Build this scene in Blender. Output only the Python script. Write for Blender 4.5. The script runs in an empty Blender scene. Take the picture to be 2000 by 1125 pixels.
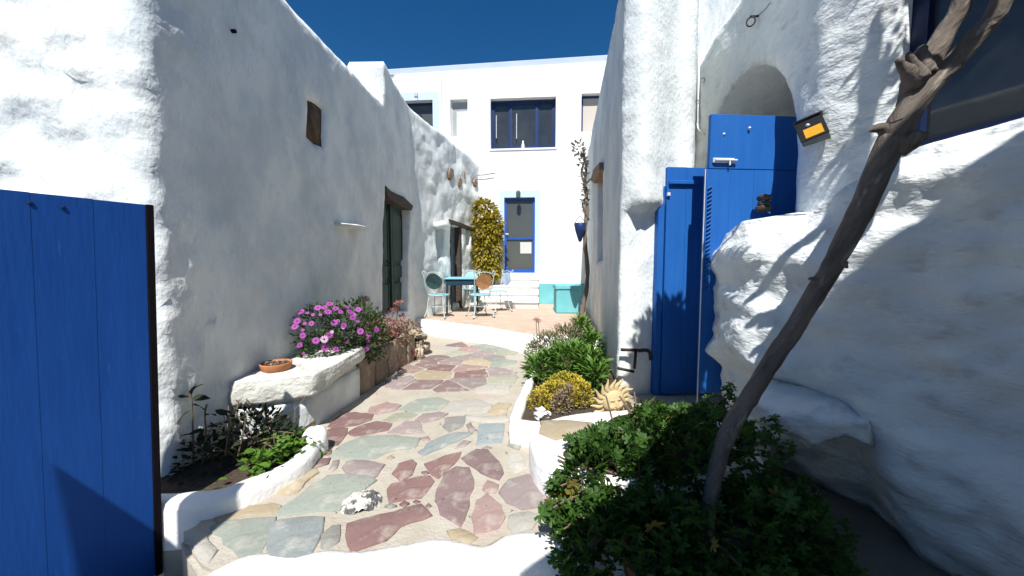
import bpy, bmesh, math, random
import numpy as np
from mathutils import Vector, Matrix, noise, Euler
from mathutils.geometry import delaunay_2d_cdt
random.seed(11)
PI = math.pi
scn = bpy.context.scene
C = scn.collection

# ------------------------------------------------------------------ camera, sky, sun, exposure
F = 700.0                                  # focal length in photo pixels (2000 wide)
PITCH = math.atan(47.5 / F)
EYE = Vector((0, 0, 1.57))
cam = bpy.data.cameras.new('camera')
cam.sensor_width = 36.0
cam.lens = 36.0 * F / 2000.0
cam.clip_start = 0.02
cam.clip_end = 3000
cam_o = bpy.data.objects.new('camera', cam)
C.objects.link(cam_o)
cam_o.location = EYE
cam_o.rotation_euler = (PI / 2 - PITCH, 0, 0)
scn.camera = cam_o

SUN_DX, SUN_TAN = 0.095, 1.45              # direction the light travels: (dx, 1, -tan)
sd = Vector((SUN_DX, 1.0, -SUN_TAN)).normalized()
EL = math.asin(-sd.z)
w = bpy.data.worlds.new('World')
scn.world = w
w.use_nodes = True
nt = w.node_tree
bg = nt.nodes['Background']
sky = nt.nodes.new('ShaderNodeTexSky')
sky.sky_type = 'NISHITA'
sky.sun_disc = False
sky.sun_elevation = EL
sky.sun_rotation = math.atan2(-sd.x, -sd.y)
sky.altitude = 1500
sky.air_density = 1.0
sky.dust_density = 0.0
sky.ozone_density = 4.0
hs = nt.nodes.new('ShaderNodeHueSaturation')
hs.inputs['Saturation'].default_value = 1.30
nt.links.new(sky.outputs[0], hs.inputs['Color'])
nt.links.new(hs.outputs[0], bg.inputs[0])
bg.inputs[1].default_value = 0.074
sun = bpy.data.lights.new('sun', 'SUN')
sun.energy = 5.0
sun.angle = math.radians(0.5)
sun.color = (1.0, 0.975, 0.93)
sun_o = bpy.data.objects.new('sun', sun)
C.objects.link(sun_o)
sun_o.rotation_euler = sd.to_track_quat('-Z', 'Y').to_euler()
sun_o.location = (0, -5, 12)
scn.view_settings.view_transform = 'Standard'
scn.view_settings.look = 'None'
scn.view_settings.exposure = 0.52
scn.view_settings.gamma = 1.0
scn.view_settings.use_curve_mapping = False

# ------------------------------------------------------------------ pixel -> place helpers
_r, _f, _u = Vector((1, 0, 0)), Vector((0, math.cos(PITCH), -math.sin(PITCH))), Vector((0, math.sin(PITCH), math.cos(PITCH)))
def ray(px, py):
    return _f + _r * ((px - 1000) / F) + _u * ((562.5 - py) / F)
def at(px, py, Y):
    d = ray(px, py)
    return EYE + d * (Y / d.y)
def on(px, py, z):
    d = ray(px, py)
    return EYE + d * ((z - EYE.z) / d.z)

# ------------------------------------------------------------------ materials
def nd(t, typ, **kw):
    n = t.nodes.new(typ)
    for k, v in kw.items():
        setattr(n, k, v)
    return n
def mat(name, base, alt=None, scale=3.0, rough=0.8, bump=0.0, bscale=30.0, bump2=0.0, bscale2=4.0, spec=0.3,
        lo=0.35, hi=0.65, third=None, tscale=11.0, tlo=0.58, thi=0.72, metal=0.0, rand=0.0, stretch=(1, 1, 1), trans=0.0, detail=6.0, along=None):
    m = bpy.data.materials.new(name)
    m.use_nodes = True
    t = m.node_tree
    p = t.nodes['Principled BSDF']
    p.inputs['Roughness'].default_value = rough
    p.inputs['Metallic'].default_value = metal
    p.inputs['Specular IOR Level'].default_value = spec
    tc = nd(t, 'ShaderNodeTexCoord')
    mp = nd(t, 'ShaderNodeMapping')
    mp.inputs['Scale'].default_value = stretch
    if along is not None:
        mp.vector_type = 'TEXTURE'
        mp.inputs['Rotation'].default_value = (0, along, 0)
        mp.inputs['Scale'].default_value = (1, 1, 4.5)
    t.links.new(tc.outputs['Object'], mp.inputs[0])
    co = mp.outputs[0]
    col = None
    def noise_fac(sc, a, b, det=detail):
        n = nd(t, 'ShaderNodeTexNoise')
        n.inputs['Scale'].default_value = sc
        n.inputs['Detail'].default_value = det
        n.inputs['Roughness'].default_value = 0.62
        t.links.new(co, n.inputs['Vector'])
        r = nd(t, 'ShaderNodeMapRange')
        r.inputs['From Min'].default_value = a
        r.inputs['From Max'].default_value = b
        t.links.new(n.outputs[0], r.inputs[0])
        return r.outputs[0]
    rgb = nd(t, 'ShaderNodeRGB')
    rgb.outputs[0].default_value = (*base, 1)
    col = rgb.outputs[0]
    def mix(fac, c1, c2):
        x = nd(t, 'ShaderNodeMix', data_type='RGBA')
        if isinstance(fac, float):
            x.inputs[0].default_value = fac
        else:
            t.links.new(fac, x.inputs[0])
        t.links.new(c1, x.inputs[6])
        if isinstance(c2, tuple):
            x.inputs[7].default_value = (*c2, 1)
        else:
            t.links.new(c2, x.inputs[7])
        return x.outputs[2]
    if alt:
        col = mix(noise_fac(scale, lo, hi), col, alt)
    if third:
        col = mix(noise_fac(tscale, tlo, thi), col, third)
    if rand:
        oi = nd(t, 'ShaderNodeObjectInfo')
        hs = nd(t, 'ShaderNodeHueSaturation')
        r = nd(t, 'ShaderNodeMapRange')
        r.inputs['To Min'].default_value = 1 - rand
        r.inputs['To Max'].default_value = 1 + rand
        t.links.new(oi.outputs['Random'], r.inputs[0])
        t.links.new(r.outputs[0], hs.inputs['Value'])
        t.links.new(col, hs.inputs['Color'])
        col = hs.outputs[0]
    t.links.new(col, p.inputs['Base Color'])
    if bump or bump2:
        h = None
        if bump:
            n = nd(t, 'ShaderNodeTexNoise')
            n.inputs['Scale'].default_value = bscale
            n.inputs['Detail'].default_value = 5
            t.links.new(co, n.inputs['Vector'])
            b = nd(t, 'ShaderNodeBump')
            b.inputs['Strength'].default_value = 1.0
            b.inputs['Distance'].default_value = bump
            t.links.new(n.outputs[0], b.inputs['Height'])
            h = b.outputs[0]
        if bump2:
            n = nd(t, 'ShaderNodeTexNoise')
            n.inputs['Scale'].default_value = bscale2
            n.inputs['Detail'].default_value = 7
            t.links.new(co, n.inputs['Vector'])
            b = nd(t, 'ShaderNodeBump')
            b.inputs['Strength'].default_value = 1.0
            b.inputs['Distance'].default_value = bump2
            t.links.new(n.outputs[0], b.inputs['Height'])
            if h:
                t.links.new(h, b.inputs['Normal'])
            h = b.outputs[0]
        t.links.new(h, p.inputs['Normal'])
    if trans:
        tr = nd(t, 'ShaderNodeBsdfTranslucent')
        t.links.new(col, tr.inputs[0])
        ms = nd(t, 'ShaderNodeMixShader')
        ms.inputs[0].default_value = trans
        t.links.new(p.outputs[0], ms.inputs[1])
        t.links.new(tr.outputs[0], ms.inputs[2])
        t.links.new(ms.outputs[0], t.nodes['Material Output'].inputs[0])
    return m

M = {}
M['lime'] = mat('whitewash_old', (.80, .825, .795), (.60, .645, .655), 2.2, .92, .007, 38, .024, 5, third=(.62, .62, .60), tscale=5, tlo=.54, thi=.80, stretch=(1, 1, .7), lo=.40, hi=.64)
M['lime2'] = mat('whitewash_rubble', (.80, .825, .80), (.64, .68, .70), 2.2, .92, .005, 40, .032, 6, third=(.50, .49, .49), tscale=4.5, tlo=.56, thi=.74, stretch=(1, 1, 1.8))
M['passage'] = mat('darkened_passage_render', (.13, .12, .11), (.10, .093, .086), 3, .95, .006, 40, .02, 6)  # base darkened to deepen the shade inside the arch
M['smooth'] = mat('white_render', (.86, .86, .84), (.82, .82, .81), 1.2, .9, .002, 60)
M['kerb'] = mat('white_kerb_paint', (.86, .85, .83), (.80, .79, .76), 5, .85, .004, 40, .01, 9)
M['coping'] = mat('coping_plaster', (.42, .49, .58), (.47, .53, .61), 2.0, .9, .003, 30)
M['band'] = mat('pale_blue_band', (.50, .64, .83), (.53, .67, .85), 2, .85)
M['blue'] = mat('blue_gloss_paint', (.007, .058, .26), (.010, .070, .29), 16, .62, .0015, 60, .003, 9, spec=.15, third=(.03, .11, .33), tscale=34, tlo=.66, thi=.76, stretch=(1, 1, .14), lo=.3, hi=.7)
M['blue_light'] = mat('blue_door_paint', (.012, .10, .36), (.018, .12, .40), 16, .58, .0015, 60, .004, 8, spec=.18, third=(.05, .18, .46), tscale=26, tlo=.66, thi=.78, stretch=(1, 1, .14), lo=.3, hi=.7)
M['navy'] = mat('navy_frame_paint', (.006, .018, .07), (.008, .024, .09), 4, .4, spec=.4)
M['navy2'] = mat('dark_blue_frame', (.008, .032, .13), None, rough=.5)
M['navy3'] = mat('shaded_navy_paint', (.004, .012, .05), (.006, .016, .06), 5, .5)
M['frame_blue'] = mat('bright_blue_frame', (.02, .09, .42), None, rough=.4)
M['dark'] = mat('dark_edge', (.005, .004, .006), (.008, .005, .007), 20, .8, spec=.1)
M['glass'] = mat('window_glass', (.03, .035, .04), (.05, .055, .06), 2, .04, spec=.6)
M['glass2'] = mat('door_glass', (.085, .09, .085), (.075, .08, .075), 2, .06, spec=.5)
M['glass3'] = mat('frosted_glass', (.40, .41, .40), (.34, .35, .35), 2, .2)
M['curtain'] = mat('curtain_cloth', (.62, .62, .58), (.55, .55, .52), 4, .9)
M['blind'] = mat('beige_blind', (.55, .50, .44), None, rough=.8)
M['green_door'] = mat('dark_green_door_paint', (.028, .055, .043), (.045, .075, .06), 6, .6, .003, 50, .004, 14, third=(.16, .20, .18), tscale=18, tlo=.66, thi=.74)
M['oldwood'] = mat('weathered_wood', (.05, .037, .03), (.09, .07, .055), 9, .85, .006, 60, .01, 14, stretch=(1, 1, 3))
M['palewood'] = mat('bare_lintel_wood', (.30, .20, .13), (.22, .14, .09), 9, .85, .004, 60)
M['brown_tile'] = mat('brown_stone_slab', (.085, .055, .035), (.15, .10, .06), 14, .9, .008, 40)
M['mortar'] = mat('sand_mortar', (.43, .40, .335), (.375, .335, .27), 5, .9, .006, 60, .012, 12, third=(.46, .36, .31), tscale=3, tlo=.5, thi=.75)
M['earth'] = mat('soil', (.05, .035, .025), (.08, .06, .04), 14, .95, .02, 40)
M['ground'] = mat('earth_ground', (.20, .18, .155), (.16, .14, .12), 2, .95, .01, 30)
M['terrace'] = mat('stamped_concrete', (.50, .385, .30), (.45, .34, .26), 1.6, .88, .003, 60, .005, 12, third=(.55, .44, .36), tscale=5, tlo=.5, thi=.7)
def stone(n, a, b, c=None):
    a, b, c = [tuple(.78 * (.74 * x + .26 * g) for x, g in zip(q, (sum(q) / 3 * 1.04, sum(q) / 3, sum(q) / 3 * .93))) for q in (a, b, c)]
    return mat('flagstone_' + n, a, b, 4, .8, .005, 55, .014, 9, third=tuple(.6 * x + .4 * y for x, y in zip(c, (.45, .42, .35))), tscale=8, tlo=.50, thi=.72, rand=.12)
ST = {
    'red': stone('red', (.30, .155, .14), (.24, .12, .115), (.40, .26, .23)),
    'purple': stone('purple', (.30, .19, .185), (.25, .15, .15), (.40, .30, .28)),
    'mauve': stone('mauve', (.38, .29, .28), (.32, .24, .235), (.46, .39, .37)),
    'green': stone('green', (.34, .385, .32), (.29, .335, .285), (.43, .45, .37)),
    'bluegrey': stone('bluegrey', (.30, .34, .34), (.24, .28, .285), (.44, .47, .46)),
    'blue': stone('blue', (.29, .35, .36), (.25, .30, .32), (.36, .41, .42)),
    'ochre': stone('ochre', (.52, .41, .24), (.45, .34, .19), (.56, .47, .33)),
    'pale': stone('pale', (.52, .49, .42), (.45, .42, .36), (.57, .54, .48)),
    'grey': stone('grey', (.34, .33, .29), (.28, .27, .24), (.42, .41, .37)),
    'pink': stone('pink', (.44, .28, .25), (.38, .22, .20), (.52, .38, .34)),
    'olive': stone('olive', (.43, .43, .30), (.37, .38, .27), (.5, .48, .37)),
}
M['slab'] = mat('grey_limestone', (.66, .65, .58), (.56, .55, .49), 5, .9, .008, 40, .03, 8, third=(.26, .26, .24), tscale=9, tlo=.60, thi=.70)
M['upstone'] = mat('brown_schist', (.32, .25, .18), (.22, .165, .12), 5, .9, .01, 30, .02, 7, third=(.42, .36, .27), tscale=9, tlo=.58, thi=.72, rand=.15)
M['tanstone'] = mat('tan_boulder', (.52, .43, .31), (.42, .34, .25), 5, .9, .01, 30, .02, 7, rand=.1)
M['terracotta'] = mat('terracotta', (.46, .19, .085), (.40, .155, .07), 8, .8, .002, 60)
M['sunclay'] = mat('pale_clay', (.56, .44, .25), (.49, .38, .20), 12, .8, .003, 50)
M['bark'] = mat('tree_bark', (.19, .158, .132), (.09, .073, .062), 16, .92, .012, 60, .016, 22, third=(.38, .345, .29), tscale=22, tlo=.58, thi=.74, along=.62)
M['stem'] = mat('stem_brown', (.12, .09, .06), (.17, .12, .08), 20, .8)
M['greystem'] = mat('vine_stem', (.17, .13, .10), (.10, .08, .065), 14, .9, .008, 40)
M['iron'] = mat('black_iron', (.02, .019, .02), (.05, .04, .035), 30, .6, metal=.3)
M['steel'] = mat('white_painted_metal', (.70, .71, .72), (.60, .60, .6), 20, .4, metal=.2)
M['chairpaint'] = mat('pale_blue_enamel', (.25, .52, .60), (.32, .57, .64), 14, .45)
M['wire'] = mat('white_wire_enamel', (.52, .57, .56), (.42, .50, .50), 20, .5)
M['turq'] = mat('turquoise_paint', (.13, .44, .48), (.19, .50, .53), 3, .8, .003, 40, third=(.30, .58, .6), tscale=9, tlo=.62, thi=.74)
M['tabletop'] = mat('table_blue_paint', (.010, .035, .06), (.016, .05, .085), 9, .45)
M['tableleg'] = mat('table_leg_paint', (.22, .48, .56), None, rough=.5)
M['pad_green'] = mat('green_back_panel', (.022, .055, .055), (.03, .07, .07), 20, .6)
M['pad_brown'] = mat('rust_back_panel', (.30, .15, .06), (.36, .20, .09), 20, .6)
M['pad_blue'] = mat('blue_back_panel', (.30, .56, .66), None, rough=.6)
M['pad_grey'] = mat('lavender_back_panel', (.36, .42, .54), None, rough=.6)
M['lampgrey'] = mat('grey_lamp_metal', (.10, .11, .11), (.15, .155, .15), 16, .4, metal=.4)
M['black'] = mat('black_plastic', (.012, .012, .014), None, rough=.35)
M['amber'] = mat('amber_led_panel', (.62, .30, .015), (.55, .26, .015), 40, .35)
M['lantern'] = mat('dark_blue_enamel', (.015, .03, .10), (.02, .04, .14), 10, .4)
def leafmat(n, a, b, tr=.3, rough=.5, sc=9.0, c=None):
    return mat('leaf_' + n, a, b, sc, rough, trans=tr, third=c, tscale=21, spec=.35)
L = {
    'pel': leafmat('geranium', (.066, .150, .020), (.026, .070, .011)),
    'dark': leafmat('dark_shrub', (.022, .032, .014), (.030, .038, .018), .15, .9),
    'bright': leafmat('bright', (.12, .24, .025), (.085, .18, .022)),
    'mid': leafmat('mid', (.14, .26, .04), (.085, .18, .03)),
    'yellow': leafmat('yellow_sedum', (.56, .43, .04), (.36, .31, .04), .25),
    'ivy': leafmat('gold_green', (.46, .34, .02), (.20, .18, .022), .35, sc=5.0, c=(.56, .42, .04)),
    'grey': leafmat('greygreen', (.16, .20, .09), (.21, .20, .12), .2),
    'daisy': leafmat('daisy_green', (.05, .095, .022), (.035, .07, .018), .25),
    'pinksed': leafmat('pink_sedum', (.50, .23, .22), (.40, .17, .16), .2, c=(.24, .19, .10)),
    'vine': leafmat('pale_vine', (.36, .34, .27), (.16, .15, .10), .2),
    'fading': leafmat('fading_geranium', (.20, .19, .03), (.17, .10, .03), .3),
    'rust': leafmat('aeonium', (.20, .13, .08), (.27, .17, .11), .15),
    'oleaf': leafmat('tree_crown', (.05, .09, .025), (.035, .07, .02)),
}
M['drysedum'] = mat('dry_sedum_leaf', (.22, .16, .12), (.32, .25, .18), 30, .9)
M['petal'] = mat('daisy_petal', (.42, .09, .38), (.36, .065, .33), 30, .6, trans=.2)
M['petal_pale'] = mat('daisy_petal_pale', (.70, .50, .66), (.62, .36, .58), 30, .6, trans=.2)
M['disc'] = mat('daisy_disc', (.07, .02, .09), None, rough=.8)

# ------------------------------------------------------------------ mesh + object helpers
class MB:
    def __init__(s):
        s.v, s.f = [], []
    def add(s, vs, fs):
        o = len(s.v)
        s.v += [Vector(x) for x in vs]
        s.f += [tuple(i + o for i in f) for f in fs]
    def box(s, a, b, mx=None):
        (x0, y0, z0), (x1, y1, z1) = a, b
        vs = [Vector(p) for p in ((x0,y0,z0),(x1,y0,z0),(x1,y1,z0),(x0,y1,z0),(x0,y0,z1),(x1,y0,z1),(x1,y1,z1),(x0,y1,z1))]
        if mx:
            vs = [mx @ p for p in vs]
        s.add(vs, [(0,3,2,1),(4,5,6,7),(0,1,5,4),(1,2,6,5),(2,3,7,6),(3,0,4,7)])
    def tube(s, pts, rad, n=8, wob=0.0, caps=True, seed=0.0):
        pts = [Vector(p) for p in pts]
        k = len(pts)
        rr = rad if isinstance(rad, (list, tuple)) else [rad] * k
        base = len(s.v)
        ref = None
        for i, p in enumerate(pts):
            d = (pts[min(i + 1, k - 1)] - pts[max(i - 1, 0)]).normalized()
            if ref is None:
                ref = d.orthogonal().normalized()
            ref = (ref - d * ref.dot(d))
            ref = ref.normalized() if ref.length > 1e-5 else d.orthogonal().normalized()
            b = d.cross(ref)
            for j in range(n):
                a = 2 * PI * j / n
                o = ref * math.cos(a) + b * math.sin(a)
                r = rr[i]
                if wob:
                    r *= 1 + wob * noise.noise((p + o * r) * 14 + Vector((seed, 0, 0))) + wob * .6 * noise.noise((p + o * r) * 40)
                s.v.append(p + o * r)
        for i in range(k - 1):
            for j in range(n):
                a, b2 = base + i * n + j, base + i * n + (j + 1) % n
                s.f.append((a, b2, b2 + n, a + n))
        if caps:
            s.f.append(tuple(base + j for j in reversed(range(n))))
            s.f.append(tuple(base + (k - 1) * n + j for j in range(n)))
    def lathe(s, prof, n=20, mx=None, c=(0, 0, 0)):
        base = len(s.v)
        c = Vector(c)
        for r, z in prof:
            for j in range(n):
                a = 2 * PI * j / n
                p = Vector((r * math.cos(a), r * math.sin(a), z))
                s.v.append((mx @ p if mx else p) + c)
        for i in range(len(prof) - 1):
            for j in range(n):
                a, b = base + i * n + j, base + i * n + (j + 1) % n
                s.f.append((a, b, b + n, a + n))
    def prism(s, poly, z0, z1):
        n = len(poly)
        lo = [Vector((p[0], p[1], z0)) for p in poly]
        hi = [Vector((p[0], p[1], z1)) for p in poly]
        s.add(lo + hi, [tuple(range(n, 2 * n))] + [(i, (i + 1) % n, n + (i + 1) % n, n + i) for i in range(n)])

def smooth(pts, n=6):
    pts = [Vector(p) for p in pts]
    out = []
    for i in range(len(pts) - 1):
        p0, p1, p2, p3 = pts[max(i - 1, 0)], pts[i], pts[i + 1], pts[min(i + 2, len(pts) - 1)]
        for k in range(n):
            t = k / n
            out.append(.5 * ((2 * p1) + (p2 - p0) * t + (2 * p0 - 5 * p1 + 4 * p2 - p3) * t * t + (3 * p1 - p0 - 3 * p2 + p3) * t ** 3))
    out.append(pts[-1])
    return out
def ramp(vals, n, k):
    out = []
    for i in range(k):
        t = i / (k - 1) * (len(vals) - 1)
        a = min(int(t), len(vals) - 2)
        out.append(vals[a] + (vals[a + 1] - vals[a]) * (t - a))
    return out

def props(o, label=None, cat=None, group=None, kind=None):
    if label: o['label'] = label
    if cat: o['category'] = cat
    if group: o['group'] = group
    if kind: o['kind'] = kind
    return o
def thing(name, loc, label, cat, group=None):
    o = bpy.data.objects.new(name, None)
    o.empty_display_size = .1
    C.objects.link(o)
    o.location = Vector(loc)
    return props(o, label, cat, group)
def wloc(o):
    p = Vector(o.location)
    while o.parent:
        o = o.parent
        p = p + Vector(o.location)
    return p
def obj(name, mb, m, parent=None, sm=False, bevel=0.0, local=False, origin=None, seg=1):
    """link mb (world coordinates unless local) as one mesh object"""
    vs = mb.v
    me = bpy.data.meshes.new(name)
    o = bpy.data.objects.new(name, me)
    if parent:
        o.parent = parent
        off = Vector((0, 0, 0)) if local else wloc(parent)
        if origin is not None:
            o.location = Vector(origin) - off
            off = Vector(origin)
    else:
        if origin is None:
            xs = [v.x for v in vs]; ys = [v.y for v in vs]; zs = [v.z for v in vs]
            off = Vector(((min(xs) + max(xs)) / 2, (min(ys) + max(ys)) / 2, min(zs)))
        else:
            off = Vector(origin)
        o.location = off
    me.from_pydata([v - off for v in vs], [], mb.f)
    if bevel:
        bm = bmesh.new()
        bm.from_mesh(me)
        bmesh.ops.recalc_face_normals(bm, faces=bm.faces)
        ed = [e for e in bm.edges if len(e.link_faces) == 2 and e.calc_face_angle(0) > .5]
        bmesh.ops.bevel(bm, geom=ed, offset=bevel, segments=seg, affect='EDGES', clamp_overlap=True)
        bm.to_mesh(me)
        bm.free()
    if sm:
        me.polygons.foreach_set('use_smooth', [True] * len(me.polygons))
    if m:
        me.materials.append(m)
    C.objects.link(o)
    return o
def fix_normals(o):
    bm = bmesh.new()
    bm.from_mesh(o.data)
    bmesh.ops.recalc_face_normals(bm, faces=bm.faces)
    bm.to_mesh(o.data)
    bm.free()
    return o
def rough_mesh(o, amp, sc, cuts=2, seed=0.0, sm=True, sub_smooth=0.0):
    """subdivide a mesh object and roughen it"""
    bm = bmesh.new()
    bm.from_mesh(o.data)
    bmesh.ops.recalc_face_normals(bm, faces=bm.faces)
    for _ in range(cuts):
        bmesh.ops.subdivide_edges(bm, edges=bm.edges[:], cuts=1, use_grid_fill=True, smooth=sub_smooth)
    bm.normal_update()
    s = Vector((seed, seed * 1.7, seed * .3))
    for v in bm.verts:
        d = noise.fractal(v.co * sc + s, .9, 2.1, 4)
        v.co += v.normal * d * amp
    bm.to_mesh(o.data)
    bm.free()
    if sm:
        o.data.polygons.foreach_set('use_smooth', [True] * len(o.data.polygons))
    return o

# ------------------------------------------------------------------ hand plastered walls
class Path:
    """a wall's plan: walking along it the wall faces the right-hand side"""
    def __init__(s, pts, r=0.0):
        pts = [Vector((p[0], p[1])) for p in pts]
        out = [pts[0]]
        for i in range(1, len(pts) - 1):
            a, b, c = pts[i - 1], pts[i], pts[i + 1]
            rr = min(r, (a - b).length * .45, (c - b).length * .45)
            if rr > 1e-4:
                p, q = b + (a - b).normalized() * rr, b + (c - b).normalized() * rr
                for k in range(7):
                    t = k / 6
                    out.append(p * (1 - t) ** 2 + b * 2 * t * (1 - t) + q * t * t)
            else:
                out.append(b)
        out.append(pts[-1])
        s.p = out
        s.s = [0.0]
        for i in range(1, len(out)):
            s.s.append(s.s[-1] + (out[i] - out[i - 1]).length)
        s.len = s.s[-1]
        s.nrm = []
        for i in range(len(out)):
            d = (out[min(i + 1, len(out) - 1)] - out[max(i - 1, 0)]).normalized()
            s.nrm.append(Vector((d.y, -d.x)))
    def pos(s, x):
        x = min(max(x, 0), s.len)
        i = 0
        while i < len(s.s) - 2 and s.s[i + 1] < x:
            i += 1
        t = (x - s.s[i]) / max(s.s[i + 1] - s.s[i], 1e-9)
        n = s.nrm[i].lerp(s.nrm[i + 1], t).normalized()
        return s.p[i].lerp(s.p[i + 1], t), n
    def hit(s, px, py, back=0.0):
        """(s, z) where the sight line through a photo pixel meets the wall"""
        d = ray(px, py)
        best = None
        for i in range(len(s.p) - 1):
            a, b = s.p[i] - s.nrm[i] * back, s.p[i + 1] - s.nrm[i] * back
            e = b - a
            den = d.x * e.y - d.y * e.x
            if abs(den) < 1e-9:
                continue
            t = (a.x * e.y - a.y * e.x) / den
            k = (a.x * d.y - a.y * d.x) / den
            if t > 0 and -.001 <= k <= 1.001 and (best is None or t < best[0]):
                best = (t, s.s[i] + k * (s.s[i + 1] - s.s[i]))
        if best is None:
            raise ValueError('pixel %s,%s misses the wall' % (px, py))
        return best[1], EYE.z + d.z * best[0]
    def pt(s, x, z, out=0.0):
        p, n = s.pos(x)
        return Vector((p.x + n.x * out, p.y + n.y * out, z))
    def frame(s, x, z, out=0.0):
        """matrix: local x along the wall, local y INTO the wall, z up"""
        p, n = s.pos(x)
        m = Matrix(((-n.y, -n.x, 0, 0), (n.x, -n.y, 0, 0), (0, 0, 1, 0), (0, 0, 0, 1)))
        return Matrix.Translation((p.x + n.x * out, p.y + n.y * out, z)) @ m

def in_poly(P, poly):
    x, y = P[:, 0], P[:, 1]
    r = np.zeros(len(P), bool)
    n = len(poly)
    for i in range(n):
        x0, y0 = poly[i]; x1, y1 = poly[(i + 1) % n]
        c = ((y0 > y) != (y1 > y)) & (x < (x1 - x0) * (y - y0) / ((y1 - y0) if y1 != y0 else 1e-12) + x0)
        r ^= c
    return r
def edge_dist(P, poly):
    d = np.full(len(P), 1e9)
    n = len(poly)
    for i in range(n):
        a = np.array(poly[i]); b = np.array(poly[(i + 1) % n])
        e = b - a
        t = np.clip(((P - a) @ e) / max(e @ e, 1e-12), 0, 1)
        d = np.minimum(d, np.hypot(*(P - a - t[:, None] * e).T))
    return d
def dens(poly, res):
    out = []
    n = len(poly)
    for i in range(n):
        a, b = poly[i], poly[(i + 1) % n]
        k = max(1, int(round(math.hypot(b[0] - a[0], b[1] - a[1]) / res)))
        for j in range(k):
            out.append((a[0] + (b[0] - a[0]) * j / k, a[1] + (b[1] - a[1]) * j / k))
    return out
def wall(name, path, outline, holes, res, thick, m, parent, amp=.015, nsc=1.6, hole_depth=.25, disp=None, rnd=0.03, rw=.04,
         sharp=False, zfac=1.0, jitter=.3, back_rise=0.0, seed=0.0):
    """one wall sheet with openings; each opening gets a reveal, the outer rim a return of depth thick"""
    rng = random.Random(5 + int(seed))
    outl = dens(outline, res)
    hs = [dens(h, res * .8) for h in holes]
    if not isinstance(hole_depth, (list, tuple)):
        hole_depth = [hole_depth] * len(holes)
    xs = [p[0] for p in outl]; zs = [p[1] for p in outl]
    pts = []
    nx, nz = int((max(xs) - min(xs)) / res), int((max(zs) - min(zs)) / res)
    for i in range(1, nx + 1):
        for j in range(1, nz + 1):
            pts.append((min(xs) + (i - .5 + rng.uniform(-jitter, jitter)) * res, min(zs) + (j - .5 + rng.uniform(-jitter, jitter)) * res))
    P = np.array(pts)
    ok = in_poly(P, outl) & (edge_dist(P, outline) > res * .4)
    for h, h0 in zip(hs, holes):
        ok &= ~in_poly(P, h) & (edge_dist(P, h0) > res * .4)
    P = P[ok]
    vin, edges = [], []
    for loop in [outl] + hs:
        b = len(vin)
        vin += [Vector(p) for p in loop]
        edges += [(b + i, b + (i + 1) % len(loop)) for i in range(len(loop))]
    vin += [Vector(p) for p in P]
    vo, _, fo, _, _, _ = delaunay_2d_cdt(vin, edges, [], 0, 1e-5)
    V = np.array([(v[0], v[1]) for v in vo])
    Fc = np.array([V[list(f)].mean(axis=0) for f in fo])
    keep = in_poly(Fc, outl)
    for h in hs:
        keep &= ~in_poly(Fc, h)
    fo = [tuple(f) for f, k in zip(fo, keep) if k]
    de = edge_dist(V, outline)
    for h in holes:
        de = np.minimum(de, edge_dist(V, h))
    mb = MB()
    nrm = []
    sv = Vector((seed * 3.1, seed, 0))
    for k, (sx, z) in enumerate(V):
        p, n = path.pos(sx)
        q = Vector((p.x, p.y, z))
        qq = Vector((q.x, q.y, q.z * zfac)) * nsc + sv
        d = amp * noise.fractal(qq, .95, 2.0, 5) if amp else 0.0
        if disp:
            d += disp(sx, z, q)
        if rnd:
            d -= rnd * math.exp(-(de[k] / rw) ** 2)
        nrm.append(Vector((n.x, n.y, 0)))
        mb.v.append(q + nrm[-1] * d)
    a0 = fo[0]
    # faces must look along +n
    vv = [mb.v[i] for i in a0]
    flip = (vv[1] - vv[0]).cross(vv[2] - vv[0]).dot(nrm[a0[0]]) < 0
    if flip:
        fo = [tuple(reversed(f)) for f in fo]
    cnt = {}
    for f in fo:
        for i in range(len(f)):
            a, b = f[i], f[(i + 1) % len(f)]
            cnt[(a, b)] = 1
    back = {}
    newf = list(fo)
    for (a, b) in list(cnt):
        if (b, a) in cnt:
            continue
        mid = np.array([(V[a] + V[b]) / 2])
        dep, best = thick, edge_dist(mid, outline)[0]
        hid = -1
        for hi, h in enumerate(holes):
            dd = edge_dist(mid, h)[0]
            if dd < best:
                best, dep, hid = dd, hole_depth[hi], hi
        if dep <= 0:
            continue
        ids = []
        for v in (a, b):
            key = (v, hid)
            if key not in back:
                fr = v
                if sharp:
                    mb.v.append(mb.v[v].copy())
                    fr = len(mb.v) - 1
                pp, _n = path.pos(V[v][0])
                bp = Vector((pp.x, pp.y, V[v][1])) - nrm[v] * dep
                if hid < 0:
                    bp.z += back_rise
                mb.v.append(bp)
                back[key] = (fr, len(mb.v) - 1)
            ids.append(back[key])
        newf.append((ids[0][0], ids[0][1], ids[1][1], ids[1][0]))
    mb.f = newf
    return obj(name, mb, m, parent, sm=True)

def panel(path, poly, depth, thick=.03):
    """flat plate filling a polygon of (s, z) set back by depth from the wall face"""
    mb = MB()
    n = len(poly)
    fr = [path.pt(s, z, -depth) for s, z in poly]
    bk = [path.pt(s, z, -depth - thick) for s, z in poly]
    mb.add(fr + bk, [tuple(range(n)), tuple(reversed(range(n, 2 * n)))] + [(i, n + i, n + (i + 1) % n, (i + 1) % n) for i in range(n)])
    return mb
def bar(path, s0, s1, z0, z1, d0, d1):
    """box on the wall: along s, z, from d0 to d1 out of the face (negative = recessed)"""
    return panel(path, [(s0, z0), (s1, z0), (s1, z1), (s0, z1)], -d1, d1 - d0)

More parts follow.
